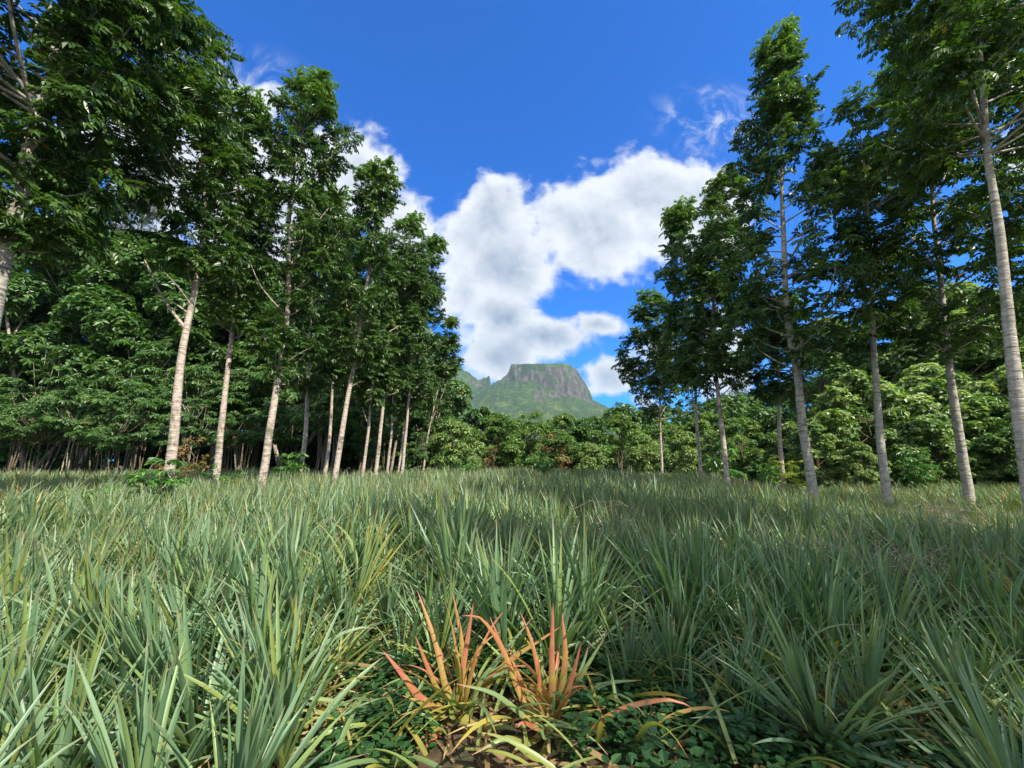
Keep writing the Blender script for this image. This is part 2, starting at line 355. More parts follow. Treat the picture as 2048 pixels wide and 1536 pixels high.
    bp = t.nodes.new('ShaderNodeBump'); bp.inputs['Distance'].default_value = 12; t.links.new(M('ADD', fine, streak, nt_=t), bp.inputs['Height']); t.links.new(bp.outputs[0], b_.inputs['Normal'])
    o = t.nodes.new('ShaderNodeOutputMaterial'); t.links.new(b_.outputs[0], o.inputs[0])
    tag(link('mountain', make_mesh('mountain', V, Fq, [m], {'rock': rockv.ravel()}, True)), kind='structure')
build_mountain()

# ------------------------------------------------------------------ tall plantation trees
CL = [compound_leaf(rng, rng.uniform(.34, .5), 5, .165, .070, rng.uniform(.35, 1.0)) for _ in range(10)]
def tall_tree(D, trunk, env, w, label, group, dens=1.0, lean_mat=None, young=True, big=1.0, dead=0, forks=(), nlm=1.0):
    """trunk: pixel polyline bottom to top; env: (py, xl, xr) crown outline; w: trunk width in pixels near the base"""
    r = np.random.default_rng(int(D*100)+int(trunk[0][0]))
    pts = np.array([P(x, y, D) for x, y in trunk])
    # let the trunk wander a little in depth, then carry it down to the ground
    g0 = pts[0].copy(); slope = (pts[1]-pts[0])/max(.1, (pts[1]-pts[0])[2]); gz = float(ground_z(g0[0], D))
    foot = pts[0]+slope*(gz-.12-pts[0][2])
    pts[1:, 1] += np.cumsum(r.normal(0, .05, len(pts)-1))
    allp = np.vstack([foot, pts]) if pts[0][2]-foot[2] > .25 else np.vstack([foot, pts[1:]])
    base = np.array([foot[0], foot[1], gz]); loc = allp-base
    line = spline(loc, 60)
    ht = line[-1, 2]; rb = w*D/F/2*.74
    s = np.clip(line[:, 2]/ht, 0, 1); rad = rb*(1-.9*s**.95)+rb*.45*np.exp(-line[:, 2]/.25); rad[-1] = .012
    rad = rad*(1+.05*fbm2(line[:, 2]*1.3, line[:, 2]*0+3, 5, 3))
    line[:, 0] += .03*fbm2(line[:, 2]*.6, line[:, 2]*0, int(D*7) % 50, 3)*np.clip(line[:, 2], 0, 1)
    lines = [(line, rad)]; small = []
    env = sorted(env, key=lambda e: -e[0])
    eh = np.array([P(1024, e[0], D)[2]-base[2] for e in env]); 
    exl = np.array([P(e[1], e[0], D)[0]-base[0] for e in env]); exr = np.array([P(e[2], e[0], D)[0]-base[0] for e in env])
    h0, h1 = eh[0], eh[-1]
    cx = np.interp(eh, line[:, 2], line[:, 0])
    L = np.maximum(cx-exl, .25); Rr = np.maximum(exr-cx, .25)
    if group == GR and D > 11: L *= 1.14; Rr *= 1.14
    area = np.trapezoid(exr-exl, eh) if hasattr(np, 'trapezoid') else np.trapz(exr-exl, eh)
    vol = abs(area)*np.mean(exr-exl)*.8
    tips, tdir = [], []
    nl = int(np.clip((h1-h0)*5.4, 14, 80)*nlm)
    hs = h0+(h1-h0)*np.sort(r.random(nl)**.95)
    ga = r.uniform(0, 6.28)
    for i, h in enumerate(hs):
        ga += 2.4+r.normal(0, .35); c, sn = math.cos(ga), math.sin(ga)
        def reach(hh):
            l, rr = np.interp(hh, eh, L), np.interp(hh, eh, Rr)
            return abs(c)**1.3*(rr if c > 0 else l)+(1-abs(c)**1.3)*(l+rr)/2
        Rm_ = reach(h); Rm_ = max(.2, Rm_-min(.3*big, .25*Rm_))*r.uniform(.5, 1.16)
        rise = Rm_*r.uniform(.7, 1.5)
        hstart = max(h-rise*.8, min(h0*.93, h)); k = min(len(line)-2, int(np.searchsorted(line[:, 2], hstart))); p0 = line[k]
        tipz = min(h+.15*rise, h1-.1)
        tgt = np.array([np.interp(tipz, line[:, 2], line[:, 0])+c*Rm_, np.interp(tipz, line[:, 2], line[:, 1])+sn*Rm_, tipz])
        mid = p0*.5+tgt*.5+np.array([c*.12*Rm_, sn*.12*Rm_, -.10*Rm_+r.normal(0, .05)])
        lp = spline([p0, mid, tgt], 7); r0 = min(rad[k]*.5, .010+.013*Rm_)
        lines.append((lp, np.linspace(r0, .006, 7)))
        nt_w = max(4, int(Rm_*4.5*dens))
        for q in range(nt_w):
            u = r.uniform(.18, 1.0)**.72; pb = lp[min(6, int(u*6))]+(lp[min(6, int(u*6)+1)]-lp[min(6, int(u*6))])*((u*6) % 1) if u < 1 else lp[6]
            dv = np.array([c, sn, .5])*.6+r.normal(0, .75, 3)*np.array([1, 1, .95]); dv /= np.linalg.norm(dv)
            tw = pb+dv*r.uniform(.25, .65)*min(1.3, max(.45, Rm_*.45))
            if r.random() < .6: small.append((np.array([pb, (pb+tw)/2+[0, 0, .02], tw]), np.array([.009, .006, .003])))
            tips.append(tw); tdir.append(dv)
        tips.append(lp[-1]); tdir.append(np.array([c, sn, .8]))
    # leader tufts up the top of the tree
    for q in range(10):
        k = int(r.uniform(.8, 1)*59); tips.append(line[k]+r.normal(0, .12, 3)); tdir.append(np.array([r.normal(0, .6), r.normal(0, .6), 1.0]))
    for (fx0, fy0, fx1, fy1) in forks:
        a, b = P(fx0, fy0, D)-base, P(fx1, fy1, D)-base; b[1] += r.normal(0, .3)
        kk = int(np.argmin(np.abs(line[:, 2]-a[2]))); a = line[kk]
        lines.append((spline([a, (a+b)/2+[0, 0, -.12*abs(b[0]-a[0])], b], 8), np.linspace(rad[kk]*.6, .015, 8)))
    for q in range(dead):
        h = r.uniform(h0*.8, h0*1.1); k = min(58, int(np.searchsorted(line[:, 2], h))); p0 = line[k]; a = r.uniform(0, 6.28); l = r.uniform(.3, 1.3)
        e = p0+np.array([math.cos(a)*l, math.sin(a)*l, l*.55]); lines.append((spline([p0, (p0+e)/2+[0, 0, .06], e], 5), np.linspace(.028, .008, 5)))
    V1, F1 = tubes(lines[:1], 14); V2, F2 = tubes(lines[1:]+small, 5)
    Vt = np.vstack([V1, V2]); Ft = np.vstack([F1, F2+len(V1)])
    tips = np.array(tips); tdir = np.array(tdir); per = 7
    pos = np.repeat(tips, per, 0)+r.normal(0, .06, (len(tips)*per, 3)); td = np.repeat(tdir, per, 0)
    az = r.random(len(pos))*6.283; out = np.stack([np.cos(az), np.sin(az), r.uniform(-.5, .95, len(pos))], 1)+td*.45
    Rm = rot_from(out, r.normal(0, .5, len(pos)))
    sc = r.uniform(.75, 1.15, len(pos))*big
    V, Fq, src = place(CL, pos, Rm, sc, r)
    tuft = r.random(len(tips)); rn = np.clip(.55*np.repeat(tuft, per)+.45*r.random(len(pos)), 0, .999)[src]
    rn = np.clip(rn+np.repeat(r.normal(0, .07, len(rn)//4), 4), 0, .999)
    yy = np.clip((pos[:, 2]-(h1-.09*(h1-h0)*2))/(.13*(h1-h0)*2), 0, 1)[src]*(.75 if young else .0)
    t = empty('plantation_tree', base, label, 'tree', group)
    o1 = link('trunk', make_mesh('trunk', Vt, Ft, [lean_mat or bark], smooth_shade=True), t)
    o2 = link('crown', make_mesh('crown', V, Fq, [leaf_tall], {'rnd': rn, 'young': yy}), t)
    return t
GL, GR = 'tall trees in the left row', 'tall trees in the right row'
TREES = [
 (6.5, [(-80, 1010), (-22, 700), (12, 545), (45, 400), (80, 270), (110, 140), (140, -120)], [(470, -60, 100), (400, -200, 170), (300, -260, 190), (230, -300, 205), (150, -300, 290), (60, -300, 340), (-60, -300, 375), (-200, -250, 350), (-330, -50, 250)], 58, 'big dark tree leaning in at the left edge, its crown filling the top corner', GL, dict(dens=1.7, nlm=1.5, lean_mat='r')),
 (10, [(331, 985), (350, 870), (368, 700), (388, 560), (398, 420), (395, 300), (375, 165)], [(560, 330, 430), (450, 265, 465), (350, 225, 480), (260, 245, 465), (200, 285, 440), (150, 320, 390)], 27, 'tall leaning tree with a leafy sapling at the foot of its pale trunk', GL, dict(dens=.65, dead=4, forks=[(372, 660, 290, 520)])),
 (12.5, [(430, 970), (445, 850), (458, 720), (470, 620), (478, 420), (490, 220)], [(660, 420, 510), (540, 400, 530), (400, 420, 545), (290, 435, 550), (205, 465, 520)], 18, 'tree with flaking grey bark at its foot, second pale trunk of the left row', GL, dict(dead=3, dens=.6)),
 (12.5, [(524, 962), (545, 840), (566, 690), (577, 590), (580, 420), (600, 290), (632, 165)], [(740, 555, 615), (650, 505, 655), (500, 495, 695), (400, 490, 695), (300, 500, 705), (230, 545, 690), (160, 600, 655)], 21, 'broad tall tree reaching highest in the middle of the left row', GL, dict(dead=3, dens=.8)),
 (17, [(599, 955), (612, 860), (618, 740), (628, 560), (645, 400)], [(780, 585, 650), (650, 560, 700), (520, 580, 730), (420, 610, 720), (380, 635, 700)], 13, 'slender tree with greyish stem just right of the broad tall tree', GL, dict()),
 (20, [(650, 950), (662, 840), (668, 700), (680, 480)], [(760, 635, 705), (620, 620, 720), (480, 650, 730), (440, 660, 710)], 10, 'thin grey trunk close behind the forked leaning tree', GL, dict()),
 (15, [(671, 953), (690, 820), (714, 685), (728, 600), (745, 480), (757, 325)], [(730, 650, 770), (620, 640, 800), (520, 655, 805), (450, 690, 790), (412, 720, 775), (390, 715, 802), (315, 740, 785)], 16, 'leaning tree with a forked pale trunk and a loose tuft at its top', GL, dict(dens=.75, forks=[(714, 685, 690, 590), (718, 678, 790, 640)], dead=2)),
 (21, [(726, 946), (738, 850), (743, 780), (755, 520)], [(800, 700, 790), (680, 690, 800), (560, 700, 815), (480, 735, 800)], 9, 'pale slim tree with a side stub right of the forked tree', GL, dict(dead=2, forks=[(737, 850, 728, 815)])),
 (22, [(752, 945), (765, 830), (775, 740), (800, 600), (825, 435)], [(790, 740, 830), (650, 740, 865), (520, 760, 870), (470, 790, 860), (430, 820, 848)], 11, 'thicker pale trunk in the far half of the left row', GL, dict()),
 (26, [(775, 942), (785, 840), (790, 720), (800, 560)], [(830, 750, 830), (680, 760, 860), (545, 780, 850)], 7.5, 'thin pale trunk with dark scars, far half of the left row', GL, dict()),
 (28, [(797, 940), (807, 860), (815, 750), (830, 590)], [(810, 780, 860), (700, 780, 875), (590, 810, 870)], 6, 'left stem of the close pair of thin trunks in the far left row', GL, dict()),
 (25, [(805, 941), (818, 790), (826, 680), (850, 560), (872, 482)], [(790, 790, 880), (690, 785, 890), (600, 810, 890), (540, 835, 888), (480, 862, 882)], 9, 'right stem of the close pair, its crown edging the open sky', GL, dict()),
 (31, [(847, 938), (858, 860), (875, 780), (890, 710), (904, 642)], [(830, 850, 905), (780, 840, 915), (740, 860, 925), (690, 870, 925), (640, 897, 915)], 6, 'last and smallest tree of the left row, beside the view of the mountain', GL, dict(forks=[(862, 850, 915, 700)])),
 (7, [(2080, 1090), (2043, 850), (2018, 640), (1998, 480), (1978, 330), (1958, 210), (1945, 60), (1940, -120)], [(270, 1860, 2200), (200, 1800, 2250), (100, 1765, 2250), (0, 1735, 2250), (-150, 1780, 2200), (-320, 1870, 2080)], 36, 'nearest right tree with a thick ringed trunk at the right edge', GR, dict(lean_mat='r', dens=.9, forks=[(1975, 300, 2010, 130)])),
 (12.3, [(1942, 1024), (1918, 900), (1900, 780), (1885, 690), (1868, 540), (1858, 440), (1850, 330), (1815, 120)], [(690, 1810, 1960), (600, 1770, 1990), (500, 1765, 1990), (400, 1780, 1980), (300, 1720, 1960), (200, 1715, 1900), (110, 1770, 1850)], 22, 'tall tree second from the right edge with a crown down to mid trunk', GR, dict(lean_mat='r')),
 (12, [(1777, 1005), (1762, 880), (1750, 740), (1744, 600), (1741, 480), (1735, 380), (1720, 240)], [(640, 1700, 1790), (560, 1665, 1800), (490, 1690, 1790), (400, 1640, 1810), (300, 1605, 1840), (232, 1650, 1790)], 21, 'straight pale tree third from the right edge with an open gappy crown', GR, dict(lean_mat='r', dens=.6, forks=[(1741, 465, 1690, 380), (1746, 640, 1800, 540)])),
 (12.5, [(1627, 990), (1602, 850), (1588, 745), (1568, 640), (1562, 500), (1556, 350), (1552, 85)], [(740, 1500, 1640), (650, 1475, 1680), (550, 1450, 1680), (440, 1440, 1680), (370, 1475, 1650), (300, 1475, 1600), (230, 1490, 1590), (160, 1525, 1580), (80, 1542, 1565)], 24, 'tall tree with a pointed spire top, thick curved trunk', GR, dict(dens=.95, lean_mat='r')),
 (17, [(1568, 985), (1560, 870), (1558, 760), (1550, 620)], [(790, 1520, 1600), (700, 1510, 1615), (600, 1520, 1600)], 14, 'smaller forked tree just left of the thick curved trunk', GR, dict(forks=[(1562, 800, 1585, 720)], dead=3, dens=.8)),
 (17, [(1455, 970), (1447, 860), (1437, 740), (1430, 600), (1440, 450), (1460, 350)], [(790, 1390, 1500), (700, 1375, 1515), (600, 1370, 1500), (480, 1380, 1500), (400, 1400, 1512), (345, 1445, 1490)], 14, 'pale tree left of the smaller forked tree, crown overlapping the big cloud', GR, dict()),
 (20, [(1402, 958), (1393, 850), (1388, 750), (1372, 600), (1355, 415)], [(760, 1330, 1440), (650, 1330, 1440), (540, 1325, 1420), (460, 1330, 1395), (410, 1348, 1368)], 10, 'slim tree with a narrow light green tip before the big cloud', GR, dict()),
 (24, [(1324, 950), (1320, 860), (1318, 780), (1298, 595)], [(830, 1265, 1375), (750, 1232, 1400), (680, 1268, 1370), (620, 1265, 1340), (590, 1288, 1312)], 8, 'farthest and smallest tree of the right row, nearest to the mountain', GR, dict(dens=1.1)),
]
for T in TREES:
    kw = dict(T[6]); 
    if kw.get('lean_mat') == 'r': kw['lean_mat'] = bark_r
    tall_tree(T[0], T[1], T[2], T[3], T[4], T[5], big=1.0 if T[0] < 16 else 1.15, **kw)
# neighbours of the right row whose crowns hang into the frame edge or shade the near field
src_tree = [o for o in col.objects if o.name == 'plantation_tree.016'][0]
copy_tree(src_tree, (13.2, 8.6, float(ground_z(13.2, 8.6))), 1.9, .95, 'tree standing outside the right edge with leafy branches reaching into view', GR)
copy_tree(src_tree, (9.6, 1.6, float(ground_z(9.6, 1.6))), 3.0, .92, 'tree of the right row just beside the camera, shading the near plants', GR)
copy_tree(src_tree, (9.0, -3.2, float(ground_z(9.0, -3.2))), 4.4, .95, 'tree of the right row behind the camera, shading the near plants', GR)

copy_tree(src_tree, (11.2, -.9, float(ground_z(11.2, -.9))), 5.2, .98, 'outer tree of the right row beside the camera, out of the frame', GR)
# ------------------------------------------------------------------ shrubs and background trees
def simple_leaf_templates(r, L, W, k=3):
    out = []
    for _ in range(6):
        T = []
        for q in range(k):
            a = r.uniform(0, 6.28); d = np.array([math.cos(a), math.sin(a), r.uniform(-.5, .25)]); d /= np.linalg.norm(d)
            s = np.cross(d, [0, 0, 1]); s /= np.linalg.norm(s); s = s+np.array([0, 0, r.uniform(-.35, .35)])
            T += leafq(r.normal(0, .04, 3), d, s, L*r.uniform(.7, 1.2), W*r.uniform(.7, 1.2), .12, .2)
        out.append(np.array(T))
    return out
def umbrella_templates(r, L, W, k=7):
    out = []
    for _ in range(6):
        T = []
        for q in range(k):
            a = q/k*6.28+r.uniform(-.2, .2); d = np.array([math.cos(a), math.sin(a), r.uniform(-.45, -.05)]); d /= np.linalg.norm(d)
            s = np.cross(d, [0, 0, 1]); s /= np.linalg.norm(s)
            T += leafq(np.zeros(3), d, s, L*r.uniform(.75, 1.2), W*r.uniform(.8, 1.2), .1, .25)
        out.append(np.array(T))
    return out
def clump_crown(r, clumps, tmpl, dens, flat=1.0, jitter=.25):
    pos, nor, cid = [], [], []
    for i, (c, rad) in enumerate(clumps):
        n = int(dens*rad*rad*4)
        d = r.normal(0, 1, (n, 3)); d /= np.linalg.norm(d, axis=1, keepdims=True)
        d[:, 2] = np.where(d[:, 2] < -.35, -d[:, 2], d[:, 2])
        rr = rad*(1-jitter*r.random(n)**1.5+.12*fbm2(d[:, 0]*3+i, d[:, 1]*3+d[:, 2]*2, 77, 2))
        pos.append(np.asarray(c)+d*rr[:, None]*np.array([1, 1, flat])); nor.append(d); cid.append(np.full(n, i))
    pos = np.concatenate(pos); nor = np.concatenate(nor); cid = np.concatenate(cid)
    up = nor*.55+np.array([0, 0, .75])+r.normal(0, .33, nor.shape); up /= np.linalg.norm(up, axis=1, keepdims=True)
    a = r.normal(0, 1, up.shape); x = np.cross(a, up); x /= np.linalg.norm(x, axis=1, keepdims=True); y = np.cross(up, x)
    Rm = np.stack([x, y, up], 2)
    V, Fq, src = place(tmpl, pos, Rm, r.uniform(.7, 1.25, len(pos)), r)
    base = r.random(len(clumps)); rn = np.clip(.35*base[cid]+.65*r.random(len(pos)), 0, .999)[src]
    return V, Fq, rn
def shrub_proto(seed, w, h, leafm, L, W, dens, name, label, cat, group, clumpr=(.5, 1.1), nclump=40, stem=.0, k=3, barkm=None, layered=False, stems=3, umbrella=False, topy=.0):
    r = np.random.default_rng(seed); cl = []
    for i in range(nclump):
        u = r.random(); th = r.uniform(0, 6.28); z = stem+(h-stem)*(u**.9)
        prof = math.sin(math.pi*min(1, max(.0, (.18+.82*(z-stem)/(h-stem)))))**.6 if not layered else (.55+.45*math.sin(math.pi*(z-stem)/(h-stem)))
        rr = w/2*prof*math.sqrt(r.uniform(.25, 1)); cr = r.uniform(*clumpr)*(1-.3*u); rr *= r.uniform(.85, 1.12)
        cl.append((np.array([math.cos(th)*rr*.85, math.sin(th)*rr*.85, max(cr*.6+stem*.9, z-cr*.6)]), cr))
    tm = (umbrella_templates if umbrella else simple_leaf_templates)(r, L, W, k)
    V, Fq, rn = clump_crown(r, cl, tm, dens, .45 if layered else .8)
    lines = []
    for s_ in range(stems):
        a = r.uniform(0, 6.28); b0 = np.array([math.cos(a)*.15*stems*.4, math.sin(a)*.15*stems*.4, -.1]); lean = r.normal(0, (.12 if not layered else .05)*h, 2)
        top = np.array([b0[0]+lean[0], b0[1]+lean[1], max(stem, h*.5)*r.uniform(.95, 1.3)])
        tl = spline([b0, (b0+top)/2+np.array([r.normal(0, .1), r.normal(0, .1), 0]), top], 10); r0 = (.035+.009*h) if not layered else .045
        lines.append((tl, np.linspace(r0, r0*.35, 10)))
        for c, cr in [cl[j] for j in r.integers(0, len(cl), 7)]:
            st = tl[r.integers(8 if layered else 4, 10)]; 
            if c[2] > st[2]: lines.append((spline([st, (st+c)/2+[0, 0, -.1], c], 5), np.linspace(r0*.4, .01, 5)))
    Vs, Fs = tubes(lines, 6)
    t = empty(name, (0, 0, 0), label, cat, group)
    link('trunk' if stem > 1 else 'stem', make_mesh('stem', Vs, Fs, [barkm or bark_dark], smooth_shade=True), t)
    link('crown' if stem > 1 else 'foliage', make_mesh('foliage', V, Fq, [leafm], {'rnd': rn, 'young': np.zeros(len(V))}), t)
    return t
used = set()
def put(proto, px, D, hpx=None, s=1.0, label=None, group=None, rz=None, h=None, wide=1.0, x=None):
    X = P(px, 925, D)[0] if x is None else x
    if hpx is not None: s = (P(px, hpx, D)[2]-float(ground_z(X, D)))/h
    rz = random.uniform(0, 6.28) if rz is None else rz
    sc = (s*wide, s*wide, s)
    loc = (X, D, float(ground_z(X, D)))
    if proto.name not in used:
        used.add(proto.name); proto.location = loc; proto.rotation_euler = (0, 0, rz); proto.scale = sc
        if label: proto['label'] = label
        if group: proto['group'] = group
        return proto
    return copy_tree(proto, loc, rz, sc, label, group)
# centre: rounded shrubs closing the field, under the mountain
GC = 'rounded shrubs at the far end of the field'
cA = shrub_proto(1, 7.5, 6, leaf_shrub, .25, .12, 62, 'shrub', 'x', 'shrub', GC, (.4, .9), 78)
cB = shrub_proto(2, 8.0, 6, leaf_shrub, .24, .11, 66, 'shrub', 'x', 'shrub', GC, (.35, .85), 84)
cC = shrub_proto(3, 7.0, 6, leaf_pale, .30, .17, 46, 'shrub', 'x', 'shrub', GC, (.4, .9), 76)
cD = shrub_proto(4, 7.5, 6, leaf_forest, .30, .17, 50, 'shrub', 'x', 'shrub', GC, (.4, .9), 76)
put(cC, 905, 36, 838, label='grey green leafy shrub right beside the last trunk of the left row', h=6)
put(cD, 962, 45, 815, label='dark rounded shrub left of centre under the jagged peaks', h=6)
put(cC, 935, 30, 895, label='low light green shrub before the left row ends', h=6)
put(cB, 1000, 40, 828, label='olive shrub directly below the gap beside the mesa', h=6)
put(cA, 1065, 38, 822, label='shrub with reddish twigs below the middle of the mesa', h=6)
put(cB, 1130, 46, 828, label='dark green shrub below the right half of the mesa', h=6)
put(cA, 1120, 36, 858, label='lower bright shrub in front of the dark green one below the mesa', h=6)
put(cD, 1190, 42, 832, label='deep green shrub right of the mesa foot', h=6)
put(cB, 1245, 38, 830, label='bulky olive shrub left of the farthest right row tree', h=6)
put(cC, 1290, 34, 868, label='low pale shrub at the foot of the farthest right row tree', h=6)
put(cC, 1370, 33, 862, label='whitish green shrub between the two farthest right row trunks', h=6)
put(cA, 1330, 42, 835, label='tall green shrub behind the farthest right row trunk', h=6)
put(cB, 1490, 31, 835, label='sunlit shrub behind the pale trunk left of the forked tree', h=6)
put(cA, 1430, 40, 822, label='green shrub in the gap between two slim right row trunks', h=6)
put(cD, 1545, 29, 868, label='dark shrub behind the smaller forked tree', h=6)
put(cC, 1180, 35, 885, label='small pale shrub low at the field end right of centre', h=6)
put(cD, 1030, 47, 845, label='shaded shrub seen between two olive shrubs at the field end', h=6)
# dry rusty bushes
GX = 'rusty dry shrubs'
rustp = shrub_proto(8, 3.2, 3, leaf_rust, .22, .1, 34, 'dry_shrub', 'x', 'shrub', GX, (.3, .7), 18)
put(rustp, 985, 37, 893, label='rust coloured dry shrub at the field end left of centre', h=3)
put(rustp, 1105, 36, 862, label='thin brownish dry shrub among the green ones under the mesa', h=3)
put(rustp, 382, 24, 872, label='golden brown dry shrub between the first two left row trunks', h=3)
# right side: big pale leaved shrubs rising like a bank, then taller trees
GB = 'broad leaved shrubs banked behind the right row'
kA = shrub_proto(11, 8, 7, leaf_pale, .28, .19, 56, 'broadleaf_shrub', 'x', 'shrub', GB, (.45, 1.0), 84)
kB = shrub_proto(12, 7, 7, leaf_pale, .27, .18, 58, 'broadleaf_shrub', 'x', 'shrub', GB, (.4, .95), 90)
kC = shrub_proto(13, 8, 7, leaf_shrub, .28, .17, 56, 'broadleaf_shrub', 'x', 'shrub', GB, (.45, 1.0), 84)
put(kB, 1640, 24, 838, label='low dark leaved shrub behind the thick curved trunk', h=7)
put(kA, 1745, 25, 742, label='whitish green shrub rising behind the straight pale trunk', h=7)
put(kC, 1690, 30, 800, label='green shrub between the curved trunk and the straight pale trunk', h=7)
put(kB, 1830, 23, 800, label='leafy shrub between the two ringed right trunks', h=7)
put(kA, 1900, 26, 735, label='big pale shrub behind the second tree from the right edge', h=7)
put(kC, 1985, 23, 790, label='shaded shrub left of the rightmost thick trunk', h=7)
put(kA, 2080, 24, 730, label='pale shrub cut by the right edge', h=7)
put(kC, 1870, 22, 868, label='low green shrub in front of the banked shrubs', h=7)
put(kC, 1590, 34, 845, label='rounded shrub behind the smaller forked tree, under the pines', h=7)
put(kB, 1720, 22, 885, label='low shrub edging the field left of the straight pale trunk', h=7)
put(kC, 2030, 21, 860, label='low dark shrub at the field edge by the rightmost trunk', h=7)
GT = 'leafy trees rising behind the shrubs on the right'
tA = shrub_proto(15, 9, 14, leaf_shrub, .34, .18, 34, 'leafy_tree', 'x', 'tree', GT, (.9, 1.7), 62, stem=3.5)
tB = shrub_proto(16, 9, 14, leaf_pale, .32, .2, 30, 'leafy_tree', 'x', 'tree', GT, (.8, 1.5), 60, stem=3.5)
tC = shrub_proto(17, 10, 14, leaf_forest, .34, .18, 34, 'leafy_tree', 'x', 'tree', GT, (.9, 1.7), 60, stem=3.5)
put(tA, 1700, 38, 640, label='yellow green tree top showing left of the straight pale trunk', h=14)
put(tC, 1800, 36, 690, label='dark tree behind the straight pale trunk', h=14)
put(tA, 1890, 33, 600, label='light tree behind the second tree from the right edge', h=14)
put(tB, 1970, 30, 570, label='pale tall tree left of the rightmost thick trunk', h=14)
put(tA, 2070, 30, 600, label='tall leafy tree at the right edge behind the thick trunk', h=14)
put(tC, 1850, 42, 610, label='dark tree deep behind between two ringed trunks', h=14)
put(tC, 2010, 40, 600, label='dark tree deep behind the pale tall tree', h=14)
put(tC, 1760, 46, 690, label='distant dark tree behind the whitish green shrub', h=14)
# feathery pines further off
def pine_proto(seed, h=16):
    r = np.random.default_rng(seed); lines = [(spline([[0, 0, -.2], [.2, 0, h*.5], [0, .2, h]], 14), np.linspace(.22, .02, 14))]; T = []
    pos, dr = [], []
    for i in range(70):
        z = h*r.uniform(.22, 1); a = r.uniform(0, 6.28); l = (h-z)*.28+.7; e = np.array([math.cos(a)*l, math.sin(a)*l, z+l*.5])
        st = np.array([0, 0, z]); lp = spline([st, (st+e)/2-[0, 0, .1], e], 6); lines.append((lp, np.linspace(.04, .01, 6)))
        for q in range(26):
            pos.append(lp[r.integers(1, 6)]+r.normal(0, .22, 3)); dr.append([math.cos(a)+r.normal(0, .7), math.sin(a)+r.normal(0, .7), r.normal(.2, .5)])
    pos = np.array(pos); dr = np.array(dr)
    for _ in range(5):
        q = []
        for j in range(7):
            d = np.array([r.normal(0, .5), 1, r.normal(0, .5)]); d /= np.linalg.norm(d); q += leafq(np.zeros(3), d, np.array([1, 0, 0]), r.uniform(.3, .6), .035, .1, .3)
        T.append(np.array(q))
    V, Fq, src = place(T, pos, rot_from(dr, r.normal(0, 1, len(pos))), r.uniform(.8, 1.2, len(pos)), r)
    t = empty('pine_tree', (0, 0, 0), 'x', 'tree', 'feathery pines far behind')
    Vs, Fs = tubes(lines, 6); link('trunk', make_mesh('trunk', Vs, Fs, [bark_dark], smooth_shade=True), t)
    link('crown', make_mesh('crown', V, Fq, [leaf_pine], {'rnd': r.random(len(V)//4).repeat(4), 'young': np.zeros(len(V))}), t); return t
pA, pB = pine_proto(1), pine_proto(2)
put(pA, 1500, 72, 748, label='feathery grey pine left of the smaller forked tree', h=16)
put(pB, 1535, 78, 765, label='feathery pine directly behind the smaller forked tree', h=16)
put(pA, 1605, 70, 765, label='feathery pine right of the thick curved trunk foot', h=16, wide=1.2)
put(pB, 1660, 66, 745, label='dark pine between the curved trunk and the straight pale trunk', h=16, wide=1.3)
put(pA, 1465, 84, 790, label='small distant pine behind the pale slim trunk', h=16)
put(pB, 190, 48, 270, label='tall bluish pine top seen between the crowns at upper left', h=16, wide=.5)
put(pA, 130, 46, 350, label='dark pine with bare trunk behind the big leaning tree', h=16, wide=.45)
# left wood: tall trees, then a band of thin stemmed young trees in front
GW = 'tall trees of the wood behind the left row'
wA = shrub_proto(21, 8, 16, leaf_forest, .36, .19, 34, 'forest_tree', 'x', 'tree', GW, (.9, 1.7), 70, stem=5, stems=2, barkm=bark_dark)
wB = shrub_proto(22, 9, 16, leaf_forest, .34, .18, 36, 'forest_tree', 'x', 'tree', GW, (.9, 1.6), 75, stem=6, stems=2, barkm=bark)
wC = shrub_proto(23, 7, 16, leaf_tall, .34, .16, 36, 'forest_tree', 'x', 'tree', GW, (.8, 1.5), 70, stem=5, stems=3, barkm=bark)
wl = [(-60, 40, 430, 'behind the left edge of the view'), (60, 36, 440, 'behind the big leaning tree'), (160, 42, 470, 'between the big leaning tree and the first pale trunk'), (260, 36, 480, 'left of the first pale trunk'),
      (345, 42, 500, 'behind the first pale trunk'), (430, 36, 540, 'behind the trunk with flaking bark'), (500, 42, 540, 'between the flaking trunk and the broad tree'), (570, 38, 580, 'behind the broad tall tree'),
      (650, 44, 600, 'behind the slender greyish stem'), (720, 40, 640, 'behind the forked leaning tree'), (780, 46, 690, 'behind the far half of the left row'), (840, 50, 750, 'behind the close pair of thin trunks'), (872, 52, 800, 'showing past the end of the left row'),
      (-200, 34, 420, 'beyond the left edge')]
for i, (px, D, hp, wh) in enumerate(wl):
    put((wA, wB, wC)[i % 3], px, D, hp, label='dark tall wood tree ' + wh, h=16, wide=1.05 if hp > 450 else .8)
GS = 'thin stemmed young trees along the wood edge'
sl = 'young tree with thin bare stems and layered leaves at the left wood edge'
sp = [shrub_proto(31+i, 4.2+.5*(i % 3), 6.5, leaf_forest, .25, .09, 20, 'young_tree', sl, 'tree', GS, (.4, .85), 34, stem=2.6+.3*i, stems=3+i % 3, umbrella=True, layered=True, k=7, barkm=(bark_dark, bark_pole)[i % 2]) for i in range(5)]
xs_ = -46.0; n_s = 0
rs = np.random.default_rng(50)
